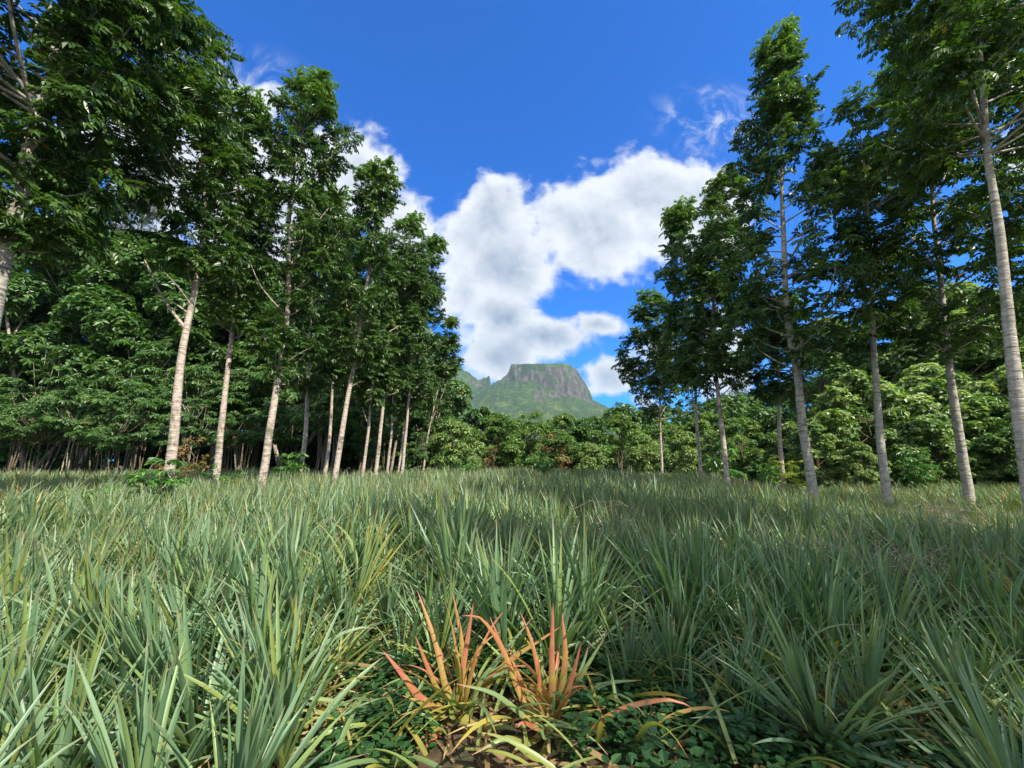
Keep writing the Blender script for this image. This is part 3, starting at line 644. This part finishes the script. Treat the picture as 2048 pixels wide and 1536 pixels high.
for rowi, (D0, dx, hh) in enumerate(((25.5, 2.7, .82), (28.5, 2.9, 1.12), (32.0, 3.2, 1.5))):
    X = -D0*1.42
    while X < -6.5-1.2*rowi:
        D = D0+rs.normal(0, .8)+max(0, (X+13)*.75)
        s = hh*rs.uniform(.8, 1.2)
        if X > -11: s *= .8
        wh = 'front' if rowi == 0 else ('middle' if rowi == 1 else 'back')
        side = 'left of the first pale trunk' if X < -D*.86 else ('behind the near trunks of the left row' if X < -D*.5 else 'behind the far trunks of the left row')
        side2 = {'left of the first pale trunk': 'left of the first pale trunk', 'behind the near trunks of the left row': 'behind near left row trunks'}.get(side, 'behind far left row trunks')
        put(sp[n_s % 5], 0, D, s=s, x=X, label=f'thin stemmed young tree, {wh} rank of the wood edge, {side2}', group=f'{wh} rank of young trees {side}'.replace('  ', ' '))
        X += dx*rs.uniform(.75, 1.25); n_s += 1
# wood beyond, one dark mass to the sides and behind
def woodland():
    r = np.random.default_rng(90); cl = []
    for i in range(520):
        t = r.random()
        if i < 330: x, y = -8-95*t, 54+r.uniform(0, 14)-18*t; hmax = 12+6*t
        else: x, y = 16+75*t, 54+r.uniform(0, 14)-16*t; hmax = 8+8*t
        cl.append((np.array([x, y, r.uniform(.5, hmax)]), r.uniform(1.6, 2.8)))
    for i in range(120):
        t = r.random(); cl.append((np.array([-9-75*t, 47-14*t+r.uniform(0, 4), r.uniform(.4, 3.5)]), r.uniform(1.2, 2.0)))
    for i in range(150):
        x = r.uniform(-30, 30); cl.append((np.array([x, 62+r.uniform(0, 10), r.uniform(.5, 4.5)]), r.uniform(1.4, 2.3)))
    V, Fq, rn = clump_crown(r, cl, simple_leaf_templates(r, .6, .36, 3), 11, .9)
    tag(link('woodland', make_mesh('woodland', V, Fq, [leaf_forest], {'rnd': rn*.97, 'young': np.zeros(len(V))})), 'dense dark wood closing the view behind the trees on both sides', 'woodland', kind='stuff')
woodland()

# ------------------------------------------------------------------ pineapple plants
def pine_leaf(base, az, el0, bend, L, W, seg, r, twist=.0):
    """verts of one channelled leaf, (seg+1)*3, plus along"""
    p = np.array(base, float); out = []; al = []
    side0 = np.array([-math.sin(az), math.cos(az), 0])
    for i in range(seg+1):
        t = i/seg; el = el0-bend*t**1.6
        d = np.array([math.cos(az)*math.cos(el), math.sin(az)*math.cos(el), math.sin(el)]); n = np.cross(d, side0)
        if n[2] < 0 and abs(el) < 1.5: n = -n
        w = W*.5*(1-.15*t)*(max(0, 1-t**3.0))**.9*(.85+.15*min(1, t*6)); w = max(w, .0008)
        tw = twist*t; s = side0*math.cos(tw)+n*math.sin(tw)
        out += [p+s*w+n*w*.5, p-n*w*.12, p-s*w+n*w*.5]; al += [t]*3
        p = p+d*L/seg; az += r.normal(0, .02); 
    return np.array(out), al
def leaf_faces(nleaf, seg, off=0):
    q = []
    for i in range(seg):
        a = i*3; q += [(a, a+1, a+4, a+3), (a+1, a+2, a+5, a+4)]
    q = np.array(q); st = (seg+1)*3
    return (q[None]+np.arange(nleaf)[:, None, None]*st).reshape(-1, 4)+off
def rosette(r, n, seg, H=.85, W=.042, spread=1.0, lo=.0):
    V, al, rn = [], [], []; ga = r.uniform(0, 6.28); lean = r.normal(0, .17, 2)
    for i in range(n):
        f = i/(n-1); ga += 2.399+r.normal(0, .25)         # inner (0) to outer (1)
        el = R(88)-R(50)*f**1.1*spread+r.normal(0, .14); L = H*(1.02-.25*f**2)*r.uniform(.8, 1.15); bend = (.10+.60*f*r.uniform(.2, 1.3))*spread
        if r.random() < .07: bend += r.uniform(.4, 1.2)
        b = (math.cos(ga)*.035*f+0, math.sin(ga)*.035*f, .03+.10*(1-f))
        v, a = pine_leaf(b, ga, el, bend, L, W*r.uniform(.8, 1.2), seg, r, r.normal(0, .5))
        v[:, 0] += lean[0]*v[:, 2]; v[:, 1] += lean[1]*v[:, 2]
        V.append(v); al += a; rn += [min(.999, max(0, r.random()*.86+.14*f*r.random()))]*len(a)
    return np.concatenate(V), leaf_faces(n, seg), np.array(al), np.array(rn)
def pineapple_mat(name, stops, base_c, tip_c=None, plant=True, blotch=None):
    m, t = mat(name); r = attr(t, 'rnd'); al = attr(t, 'along')
    if plant:
        oi = t.nodes.new('ShaderNodeObjectInfo'); pr = attr(t, 'plant')
        r = M('MULTIPLY', M('ADD', r, M('MULTIPLY', M('ADD', oi.outputs['Random'], pr, nt_=t), .16, nt_=t), nt_=t), .9, nt_=t, clamp=True)
    c = ramp(t, r, stops)
    tcn = t.nodes.new('ShaderNodeTexCoord')
    nz = noise(tcn.outputs['Object'], 9, 4, .6, t)
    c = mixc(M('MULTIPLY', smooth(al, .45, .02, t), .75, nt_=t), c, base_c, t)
    c = mixc(M('MULTIPLY', smooth(nz, .5, .7, t), .35, nt_=t), c, mixc(1.0, c, (.6, .68, .5), t, 'MULTIPLY'), t)
    if blotch: c = mixc(M('MULTIPLY', smooth(noise(tcn.outputs['Object'], 14, 5, .7, t), .42, .62, t), smooth(al, .95, .3, t), nt_=t), c, blotch, t)
    if tip_c: c = mixc(M('MULTIPLY', smooth(al, .80, 1.0, t), .8, nt_=t), c, tip_c, t)
    finish_leaf(t, c, .40, .22, .45, (1.2, 1.5, .45)); return m
GREEN = [(0, (.07, .14, .065)), (.25, (.115, .205, .105)), (.55, (.175, .275, .155)), (.82, (.18, .27, .08)), (.93, (.22, .24, .06)), (.975, (.42, .30, .06)), (.99, (.36, .16, .06))]
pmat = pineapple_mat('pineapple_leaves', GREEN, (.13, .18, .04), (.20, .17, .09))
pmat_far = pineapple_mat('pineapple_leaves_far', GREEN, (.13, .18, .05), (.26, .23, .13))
YELL = [(0, (.11, .19, .07)), (.3, (.16, .23, .08)), (.6, (.22, .27, .07)), (.85, (.34, .30, .06)), (1, (.46, .26, .08))]
pyel = pineapple_mat('yellowing_pineapple_leaves', YELL, (.16, .18, .04), (.40, .22, .09))
RED = [(0, (.38, .115, .075)), (.35, (.40, .16, .065)), (.6, (.28, .22, .05)), (.8, (.20, .26, .07)), (1, (.15, .25, .12))]
pred = pineapple_mat('reddish_pineapple_leaves', RED, (.20, .21, .04), (.46, .14, .11), plant=False, blotch=(.30, .25, .05))
protos = []; yprotos = []
for i in range(12):
    r = np.random.default_rng(200+i); V, Fq, al, rn = rosette(r, 44+int(r.integers(0, 14)), 8, .77, .034, r.uniform(.85, 1.3))
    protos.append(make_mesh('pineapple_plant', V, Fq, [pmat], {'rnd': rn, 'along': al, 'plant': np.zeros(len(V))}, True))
    if i < 4: yprotos.append(make_mesh('pineapple_plant_yellow', V, Fq, [pyel], {'rnd': rn, 'along': al, 'plant': np.zeros(len(V))}, True))
RB = [P(918, 1478, 1), P(1108, 1500, 1)]
RB = [np.array([p[0], 1.0, 0])*(CAMH/(CAMH-p[2])) for p in RB]     # red plants' feet on the ground
spots = []; rs = np.random.default_rng(5)
def hscale(x, y):
    """plants are lower on the right behind the front rows and in the gap left of the red plants"""
    h = 1.0+.16*float(fbm2(np.array([x*.5]), np.array([y*.5]), 61, 2)[0])
    h *= 1-.42*min(1, max(0, (x-.42*y-1)/3))*min(1, max(0, (y-4.5)/3))
    if -1.3 < x < -.55 and 2.9 < y < 4.6: h *= .62
    if x > .3 and y < 2.9: h *= .72
    return h
y = 1.35
while y < 46:
    dxs = .40 if y < 13 else .56
    xmax = 1.42*y+3.0; x = -xmax+rs.uniform(0, dxs)
    while x < min(xmax, 30):
        X, Y = x+rs.normal(0, .10), y+rs.normal(0, .10); x += dxs*rs.uniform(.8, 1.2)
        if Y > 26+max(0, (X+12)*1.0) and X < 0: continue
        if X > 4 and Y > 20+max(0, (14-X)*1.0): continue
        if abs(X) > 1.36*Y+1.6: continue
        if X > .3 and Y < 2.6 and X < 3.2 and rs.random() < .22: continue           # thinner strip, lower right
        if -.62 < X < .62 and Y < 2.66: continue
        if (-.95 < X < .95 and Y < 2.45) or (-.85 < X < -.4 and Y < 2.75) or (.4 < X < 1.12 and Y < 2.7): continue                                                # round the red plants
        if X < -.95 and Y < 1.75 and X > -1.6: continue
        if any(math.hypot(X-b[0], Y-b[1]) < .34 for b in RB): continue
        if Y < 1.7 and abs(X) < 1.32*Y: continue
        spots.append((X, Y))
    y += (.40 if y < 13 else .58)
spots.sort(key=lambda p: p[1])
def inview(X, Y): return abs(X) < 1.28*(Y*1.0)+.35
near, rest = [], []
for s_ in spots:
    (near if (len(near) < 292 and inview(*s_)) else rest).append(s_)
def zone(X, Y):
    if Y < 3.3: d = 'in the nearest rows'
    elif Y < 5: d = 'in the middle rows'
    else: d = 'behind the middle rows'
    e = 'at the left' if X < -.55*Y else ('left of centre' if X < -.1*Y else ('at the centre' if X < .3*Y else ('right of centre' if X < .7*Y else 'at the right')))
    return d, e
for i, (X, Y) in enumerate(near):
    d_, e_ = zone(X, Y); yel = (X < -.85 and X > -1.7 and 2.3 < Y < 3.0 and rs.random() < .4) or (Y > 2.6 and rs.random() < .02)
    me = yprotos[i % 4] if yel else protos[i % 12]
    o = link('pineapple_plant', me); hsx = hscale(X, Y)*rs.uniform(.78, 1.14)
    o.location = (X, Y, float(ground_z(X, Y))-.02); o.rotation_euler = (rs.normal(0, .12), rs.normal(0, .12), rs.uniform(0, 6.28)); o.scale = (hsx*rs.uniform(.95, 1.1),)*2+(hsx,)
    cw = 'yellowing pineapple plant' if yel else 'grey green pineapple plant'
    tag(o, f'{cw} with long pointed leaves, {d_} {e_}', 'pineapple plant', f'{cw}s {d_} {e_}')
lod = []
for i in range(9):
    r = np.random.default_rng(300+i); lod.append((rosette(r, 34, 5, .86, .036, 1.05), rosette(r, 28, 3, .86, .042, 1.0)))
VV, FF, A, RN, PR = [], [], [], [], []; off = 0
for (X, Y) in rest:
    V, Fq, al, rn = lod[int(rs.integers(0, 9))][0 if Y < 10 else 1]
    s_ = hscale(X, Y)*rs.uniform(.82, 1.12); a = rs.uniform(0, 6.28); c_, n_ = math.cos(a), math.sin(a)
    sx = s_*(1.0 if Y < 13 else 1.2)
    v = np.stack([(V[:, 0]*c_-V[:, 1]*n_)*sx+X, (V[:, 0]*n_+V[:, 1]*c_)*sx+Y, V[:, 2]*s_+float(ground_z(X, Y))-.02], 1)
    VV.append(v); FF.append(Fq+off); off += len(v); A.append(al); RN.append(rn)
    dry = .35 if (X > 6 and Y > 7) else (.25 if (X < -8 and Y < 24) else 0)
    PR.append(np.full(len(v), rs.random()*.6+dry+.5))
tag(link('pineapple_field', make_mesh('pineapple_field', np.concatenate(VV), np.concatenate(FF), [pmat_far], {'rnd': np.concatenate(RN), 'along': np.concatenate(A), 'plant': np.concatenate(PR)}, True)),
    'pineapple plants of the wide field beyond the nearest rows, running back to the trees', 'pineapple field', kind='stuff')
print('plants', len(near), len(rest), 'verts', off)
# the two reddish plants in front
def drawn_leaf(pts, W, seg=12):
    """a leaf through given points, base to tip, channelled"""
    c = spline(pts, seg+1); tan = np.gradient(c, axis=0); tan /= np.linalg.norm(tan, axis=1, keepdims=True)
    view = c-np.array([0, 0, CAMH+1.5]); view /= np.linalg.norm(view, axis=1, keepdims=True)
    s = np.cross(tan, view); s /= np.linalg.norm(s, axis=1, keepdims=True); n = np.cross(s, tan)
    t = np.linspace(0, 1, seg+1); w = W*.5*(1-.2*t)*(np.clip(1-t**3.2, 0, 1))**.85; w = np.maximum(w, .0008)[:, None]
    return np.stack([c+s*w+n*w*.5, c-n*w*.1, c-s*w+n*w*.5], 1).reshape(-1, 3), np.repeat(t, 3)
def zp(zx, zy, D): return P(600+zx*.3906, 936+zy*.3906, D)
def red_plant(base, spec, label, extra_seed):
    V, al, rn = [], [], []; seg = 12
    for (path, W, rv) in spec:
        W *= .9
        pts = [base+np.array([0, 0, .05])] + [zp(a, b, base[1]+dd) for a, b, dd in path]
        v, a = drawn_leaf(pts, W, seg); V.append(v-base); al.append(a); rn.append(np.full(len(v), rv))
    rr = np.random.default_rng(extra_seed+400)
    for q in range(13):
        v, a = pine_leaf((rr.normal(0, .02), rr.normal(0, .02), .05), rr.uniform(0, 6.28), R(rr.uniform(45, 84)), rr.uniform(.2, 1.3), rr.uniform(.28, .62), rr.uniform(.018, .028), seg, rr, rr.normal(0, .6))
        V.append(v); al.append(np.array(a)); rn.append(np.full(len(v), rr.random()**1.6))
    V = np.concatenate(V); o = link('red_pineapple_plant', make_mesh('red_pineapple_plant', V, leaf_faces(len(spec)+13, seg), [pred], {'rnd': np.concatenate(rn), 'along': np.concatenate(al)}, True))
    o.location = base; tag(o, label, 'pineapple plant', 'reddish pineapple plants in front')
bA = np.array([RB[0][0], RB[0][1], float(ground_z(*RB[0][:2]))]); bB = np.array([RB[1][0], RB[1][1], float(ground_z(*RB[1][:2]))])
red_plant(bA, [([(760, 1170, -.02), (690, 880, .05), (600, 625, .12)], .040, .45), ([(640, 1190, -.1), (530, 1060, -.14), (425, 935, -.16)], .050, .08), ([(740, 1200, .0), (660, 1030, -.04), (592, 862, -.05)], .036, .2),
  ([(840, 1150, .05), (830, 900, .12), (782, 640, .18)], .036, .42), ([(815, 1150, -.02), (850, 920, .02), (888, 690, .06)], .044, .12), ([(845, 1180, -.06), (880, 1040, -.08), (912, 900, -.1)], .032, .35),
  ([(690, 1270, -.12), (620, 1200, -.2), (525, 1165, -.25)], .036, .72), ([(850, 1240, .08), (960, 1050, .12), (1190, 765, .15)], .040, .98), ([(900, 1200, .1), (1040, 1010, .14), (1335, 812, .18)], .042, .5),
  ([(860, 1280, 0), (930, 1080, 0), (1080, 920, 0)], .034, .95), ([(790, 1200, -.1), (785, 1150, -.13), (792, 1120, -.14)], .042, .95), ([(700, 1360, -.14), (650, 1350, -.2), (655, 1480, -.22)], .030, .1),
  ([(680, 1380, -.16), (640, 1365, -.22), (578, 1465, -.24)], .030, .15), ([(900, 1320, -.05), (1040, 1320, -.12), (1130, 1350, -.15)], .048, .85), ([(880, 1400, -.15), (960, 1290, -.22), (1010, 1240, -.24)], .03, .25),
  ([(720, 1290, .05), (640, 1150, .1), (595, 1060, .12)], .034, 1.0), ([(700, 1330, -.1), (620, 1320, -.2), (575, 1300, -.22)], .034, .75), ([(870, 1250, .12), (900, 1130, .2), (905, 1000, .22)], .034, .9)],
  'reddish pineapple plant left of the other, with a thick pink leaf leaning left', 1)
red_plant(bB, [([(1150, 1200, .0), (1040, 930, .02), (930, 770, -.02), (830, 757, -.12)], .034, .35), ([(1170, 1220, .02), (1050, 950, .05), (972, 762, .08)], .038, .1), ([(1255, 1200, .04), (1190, 900, .09), (1130, 742, .12)], .034, .3),
  ([(1293, 1200, .0), (1290, 950, .02), (1296, 690, .06)], .042, .05), ([(1330, 1190, .03), (1358, 960, .08), (1342, 742, .12)], .046, .38), ([(1340, 1230, -.05), (1390, 1080, -.06), (1440, 895, -.06)], .036, .08),
  ([(1400, 1390, -.08), (1500, 1320, -.12), (1680, 1220, -.14), (1900, 1185, -.15), (2030, 1240, -.16)], .040, .2), ([(1240, 1330, -.12), (1140, 1300, -.22), (1115, 1330, -.25)], .042, .02), ([(1230, 1330, -.05), (1010, 1160, -.2), (800, 1105, -.3)], .036, .95),
  ([(1160, 1230, .1), (1260, 1090, .12), (1385, 985, .14)], .042, .7), ([(1200, 1230, .05), (1140, 1100, .05), (1075, 965, .05)], .036, .42), ([(1230, 1200, -.05), (1225, 1080, -.06), (1222, 960, -.06)], .034, .25),
  ([(1340, 1240, .1), (1440, 1060, .16), (1570, 850, .2)], .036, .88), ([(1370, 1250, .05), (1540, 1110, .08), (1750, 1085, .06)], .034, .95), ([(1290, 1250, -.1), (1298, 1190, -.14), (1300, 1150, -.15)], .034, 1.0),
  ([(1180, 1400, -.15), (1050, 1380, -.28), (880, 1470, -.35)], .040, .85), ([(1230, 1480, -.2), (1110, 1430, -.32), (1070, 1530, -.36)], .036, .7), ([(1350, 1400, -.05), (1420, 1270, -.08), (1560, 1230, -.1)], .04, .6),
  ([(1260, 1380, -.18), (1230, 1320, -.22), (1200, 1300, -.24)], .038, 1.0), ([(1360, 1500, -.2), (1480, 1560, -.3), (1560, 1640, -.34)], .04, .5), ([(1390, 1150, .12), (1450, 1000, .2), (1480, 900, .22)], .036, 1.0)],
  'reddish pineapple plant with a long orange leaf arching down to the right', 2)
# ------------------------------------------------------------------ small plants, grass and litter in the foreground
def scatter(n, f, r):
    out = []
    while len(out) < n:
        p = f(r)
        if p is not None: out.append(p)
    return np.array(out)
def weeds():
    r = np.random.default_rng(71)
    def f(r):
        y = r.uniform(1.9, 3.3); x = r.uniform(-1.2, 3.6)
        if fbm2(np.array([x*1.7]), np.array([y*1.7]), 15, 2)[0] < .05: return None
        return (x, y)
    pts = scatter(900, f, r); T = []
    for _ in range(8):
        q = []
        for j in range(3):
            z = .03+.045*j
            for k in range(4):
                a = k*1.57+j*.7+r.normal(0, .2); d = np.array([math.cos(a), math.sin(a), r.uniform(-.1, .5)]); d /= np.linalg.norm(d); s = np.cross(d, [0, 0, 1]); s /= np.linalg.norm(s)
                b = np.array([0, 0, z]); m1 = b+d*.012; L = r.uniform(.028, .05); W = L*.62; n_ = np.cross(s, d)
                for sg in (1, -1):
                    q += [m1, m1+d*L*.35+s*sg*W*.5+n_*.15*W, m1+d*L*.7+s*sg*W*.42+n_*.1*W, m1+d*L] if sg > 0 else [m1, m1+d*L, m1+d*L*.7-s*W*.42+n_*.1*W, m1+d*L*.35-s*W*.5+n_*.15*W]
        T.append(np.array(q))
    pos = np.c_[pts, ground_z(pts[:, 0], pts[:, 1])]; az = r.random(len(pos))*6.28
    Rm = np.zeros((len(pos), 3, 3)); Rm[:, 0, 0] = np.cos(az); Rm[:, 0, 1] = -np.sin(az); Rm[:, 1, 0] = np.sin(az); Rm[:, 1, 1] = np.cos(az); Rm[:, 2, 2] = 1
    V, Fq, src = place(T, pos, Rm, r.uniform(.7, 1.5, len(pos)), r)
    tag(link('weeds', make_mesh('weeds', V, Fq, [leaf_weed], {'rnd': r.random(len(V)//4).repeat(4), 'young': np.zeros(len(V))})), 'low oval leaved weeds covering the soil in front', 'weeds', kind='stuff')
leaf_weed = leaf_mat('weed_leaves', (.015, .05, .015), (.025, .085, .022), (.045, .125, .03), (.12, .2, .05), rough=.5)
weeds()
def blades(name, pts, hr, wr, m, label, cat, seed, seg=6, per=5, bendr=(.4, 1.6)):
    r = np.random.default_rng(seed); V, al, rn = [], [], []
    for (x, y) in pts:
        for q in range(per):
            a = r.uniform(0, 6.28); z = float(ground_z(x, y))
            v, t = pine_leaf((x+r.normal(0, .03), y+r.normal(0, .03), z), a, R(r.uniform(70, 90)), r.uniform(*bendr), r.uniform(*hr), r.uniform(*wr), seg, r)
            V.append(v); al += t; rn += [r.random()]*len(t)
    tag(link(name, make_mesh(name, np.concatenate(V), leaf_faces(len(V), seg), [m], {'rnd': np.array(rn), 'along': np.array(al), 'young': np.zeros(len(al))}, True)), label, cat, kind='stuff')
gmat = leaf_mat('grass_blades', (.06, .15, .05), (.09, .21, .08), (.15, .27, .13), (.3, .26, .1), rough=.45)
r = np.random.default_rng(81)
gp = [(r.uniform(.9, 3.8), r.uniform(2.3, 4.6)) for _ in range(60)]+[(r.uniform(-3.2, -.8), r.uniform(2.2, 5)) for _ in range(14)]+[(r.uniform(0, 7), r.uniform(4, 10)) for _ in range(50)]
blades('grass', gp, (.6, 1.15), (.006, .013), gmat, 'long thin arching grass blades between the pineapple plants', 'grass', 3)
dmat = leaf_mat('dry_leaves', (.10, .06, .03), (.22, .15, .07), (.36, .27, .13), (.30, .10, .05), rough=.8, trans=.1, spec=.2)
def litter():
    r = np.random.default_rng(91); V, al, rn = [], [], []
    for i in range(1500):
        y = r.uniform(1.6, 4.8); x = r.uniform(-1.6, 4.2); z = float(ground_z(x, y))+r.uniform(.005, .05)
        v, t = pine_leaf((x, y, z), r.uniform(0, 6.28), r.uniform(-.05, .35), r.uniform(0, .5), r.uniform(.12, .45), r.uniform(.012, .032), 4, r, r.normal(0, .8))
        V.append(v); al += t; rn += [r.random()]*len(t)
    tag(link('leaf_litter', make_mesh('leaf_litter', np.concatenate(V), leaf_faces(len(V), 4), [dmat], {'rnd': np.array(rn), 'along': np.array(al), 'young': np.zeros(len(al))}, True)), 'dry fallen leaves lying on the dark soil in front', 'leaf litter', kind='stuff')
litter()

# ------------------------------------------------------------------ young saplings at the tree feet, dry twigs
def sapling_proto(seed, h, nleaf, m, big):
    r = np.random.default_rng(seed); lines = []; pos, dr = [], []
    for s_ in range(4):
        a = r.uniform(0, 6.28); e = np.array([math.cos(a)*.25*h, math.sin(a)*.25*h, h*r.uniform(.6, 1)]); lp = spline([[0, 0, -.05], e*.5+[0, 0, .05], e], 7); lines.append((lp, np.linspace(.012, .004, 7)))
        for q in range(nleaf//4):
            pos.append(lp[r.integers(2, 7)]); aa = r.uniform(0, 6.28); dr.append([math.cos(aa), math.sin(aa), r.uniform(0, .9)])
    V, Fq, src = place(CL, np.array(pos), rot_from(np.array(dr), r.normal(0, .3, len(pos))), r.uniform(.8, 1.3, len(pos))*big, r)
    t = empty('sapling', (0, 0, 0), 'x', 'sapling', 'leafy saplings standing in the field'); Vs, Fs = tubes(lines, 5)
    link('stem', make_mesh('stem', Vs, Fs, [bark_dark], smooth_shade=True), t)
    link('foliage', make_mesh('foliage', V, Fq, [m], {'rnd': r.random(len(V)//4).repeat(4), 'young': np.zeros(len(V))}), t); return t
leaf_sap = leaf_mat('sapling_leaves', (.03, .10, .015), (.06, .17, .03), (.12, .26, .04), (.30, .34, .05), rough=.4)
leaf_ysap = leaf_mat('yellow_sapling_leaves', (.12, .20, .02), (.26, .34, .04), (.40, .44, .06), (.4, .36, .05), rough=.45)
sa, sb = sapling_proto(1, 1.7, 90, leaf_sap, .9), sapling_proto(2, 1.5, 60, leaf_sap, .9)
sy = sapling_proto(3, 1.8, 40, leaf_ysap, .9)
put(sa, 314, 9.7, s=.88, label='leafy green sapling at the foot of the first pale trunk')
put(sb, 190, 9.0, s=.75, label='low leafy sapling in the field near the left edge')
put(sb, 448, 12.3, s=.9, label='sapling right of the trunk with flaking bark')
put(sa, 592, 16.5, s=1.0, label='sapling at the foot of the slender greyish stem')
put(sb, 545, 13.0, s=.7, label='small sapling at the foot of the broad tall tree')
put(sa, 1080, 24, s=1.1, label='green sapling rising above the field below the mesa')
put(sy, 1583, 16.5, s=1.1, label='yellow green feathery sapling right of the smaller forked tree')
put(sa, 1820, 18, s=1.1, label='green sapling at the field edge between two right trunks')
put(sb, 1530, 22, s=1.2, label='low green sapling left of the smaller forked tree')
put(sa, 930, 26, s=.9, label='low bright sapling at the field end near the left row')
# broad fronds of a young tree between the right trunks
def twig_pile(x, y, n, seed, label):
    r = np.random.default_rng(seed); lines = []
    for i in range(n):
        a = r.uniform(0, 3.14); l = r.uniform(.3, .9); c = np.array([x+r.normal(0, .35), y+r.normal(0, .25), float(ground_z(x, y))+r.uniform(.25, .75)])
        d = np.array([math.cos(a), math.sin(a), r.normal(0, .3)])*l/2; lines.append((spline([c-d, c+r.normal(0, .09, 3), c+d*.4+r.normal(0, .05, 3), c+d], 7), np.linspace(.004, .0015, 7)))
    V, Fq = tubes(lines, 4); tag(link('dry_twigs', make_mesh('dry_twigs', V, Fq, [twm])), label, 'dry twigs', kind='stuff')
fr = sapling_proto(5, 2.0, 16, leaf_sap, 2.6); fr['label'] = 'broad fronded plant'; fr['group'] = 'broad fronded plants'
put(fr, 1432, 27, s=1.25, label='plant with big drooping green fronds between two slim right trunks')
twm = bark_mat('dry_twig', (.16, .12, .10), (.26, .21, .18), (.12, .09, .08))
twig_pile(3.3, 3.9, 90, 1, 'tangle of thin dry twigs among the plants at the right')
twig_pile(1.7, 6.6, 80, 2, 'dry twigs caught on the plants right of centre')
twig_pile(7.6, 7.4, 80, 3, 'dry branches on the low plants near the right trunks')
def fallen():
    r = np.random.default_rng(97); V, al, rn = [], [], []
    for i in range(620):
        y = r.uniform(2.0, 4.0); x = r.uniform(-1.5, 3.6); z = float(ground_z(x, y))+r.uniform(.01, .12)
        v, t = pine_leaf((x, y, z), r.uniform(0, 6.28), r.uniform(.05, .9), r.uniform(.3, 1.5), r.uniform(.3, .6), r.uniform(.016, .03), 7, r, r.normal(0, .8))
        v[:, 2] = np.maximum(v[:, 2], .01); V.append(v); al += t; rn += [r.random()]*len(t)
    tag(link('fallen_leaves', make_mesh('fallen_leaves', np.concatenate(V), leaf_faces(len(V), 7), [pyel], {'rnd': np.array(rn), 'along': np.array(al), 'plant': np.zeros(len(al))}, True)), 'bent and fallen yellow green pineapple leaves round the feet of the front plants', 'fallen leaves', kind='stuff')
fallen()
# ------------------------------------------------------------------ haze
def haze():
    m = bpy.data.materials.new('haze'); m.use_nodes = True; t = m.node_tree; t.nodes.clear()
    v = t.nodes.new('ShaderNodeVolumePrincipled'); v.inputs['Density'].default_value = HAZE; v.inputs['Color'].default_value = (.52, .78, 1, 1); v.inputs['Anisotropy'].default_value = .2
    o = t.nodes.new('ShaderNodeOutputMaterial'); t.links.new(v.outputs[0], o.inputs['Volume'])
    x0, x1, y0, y1, z0, z1 = -4500, 4500, -4500, 4500, -3.2, 860
    V = np.array([(x, y, z) for x in (x0, x1) for y in (y0, y1) for z in (z0, z1)], float)
    Fq = np.array([(0, 1, 3, 2), (4, 6, 7, 5), (0, 4, 5, 1), (2, 3, 7, 6), (0, 2, 6, 4), (1, 5, 7, 3)])
    tag(link('haze', make_mesh('haze', V, Fq, [m])), kind='stuff')
HAZE = 0.00007
if HAZE: haze()
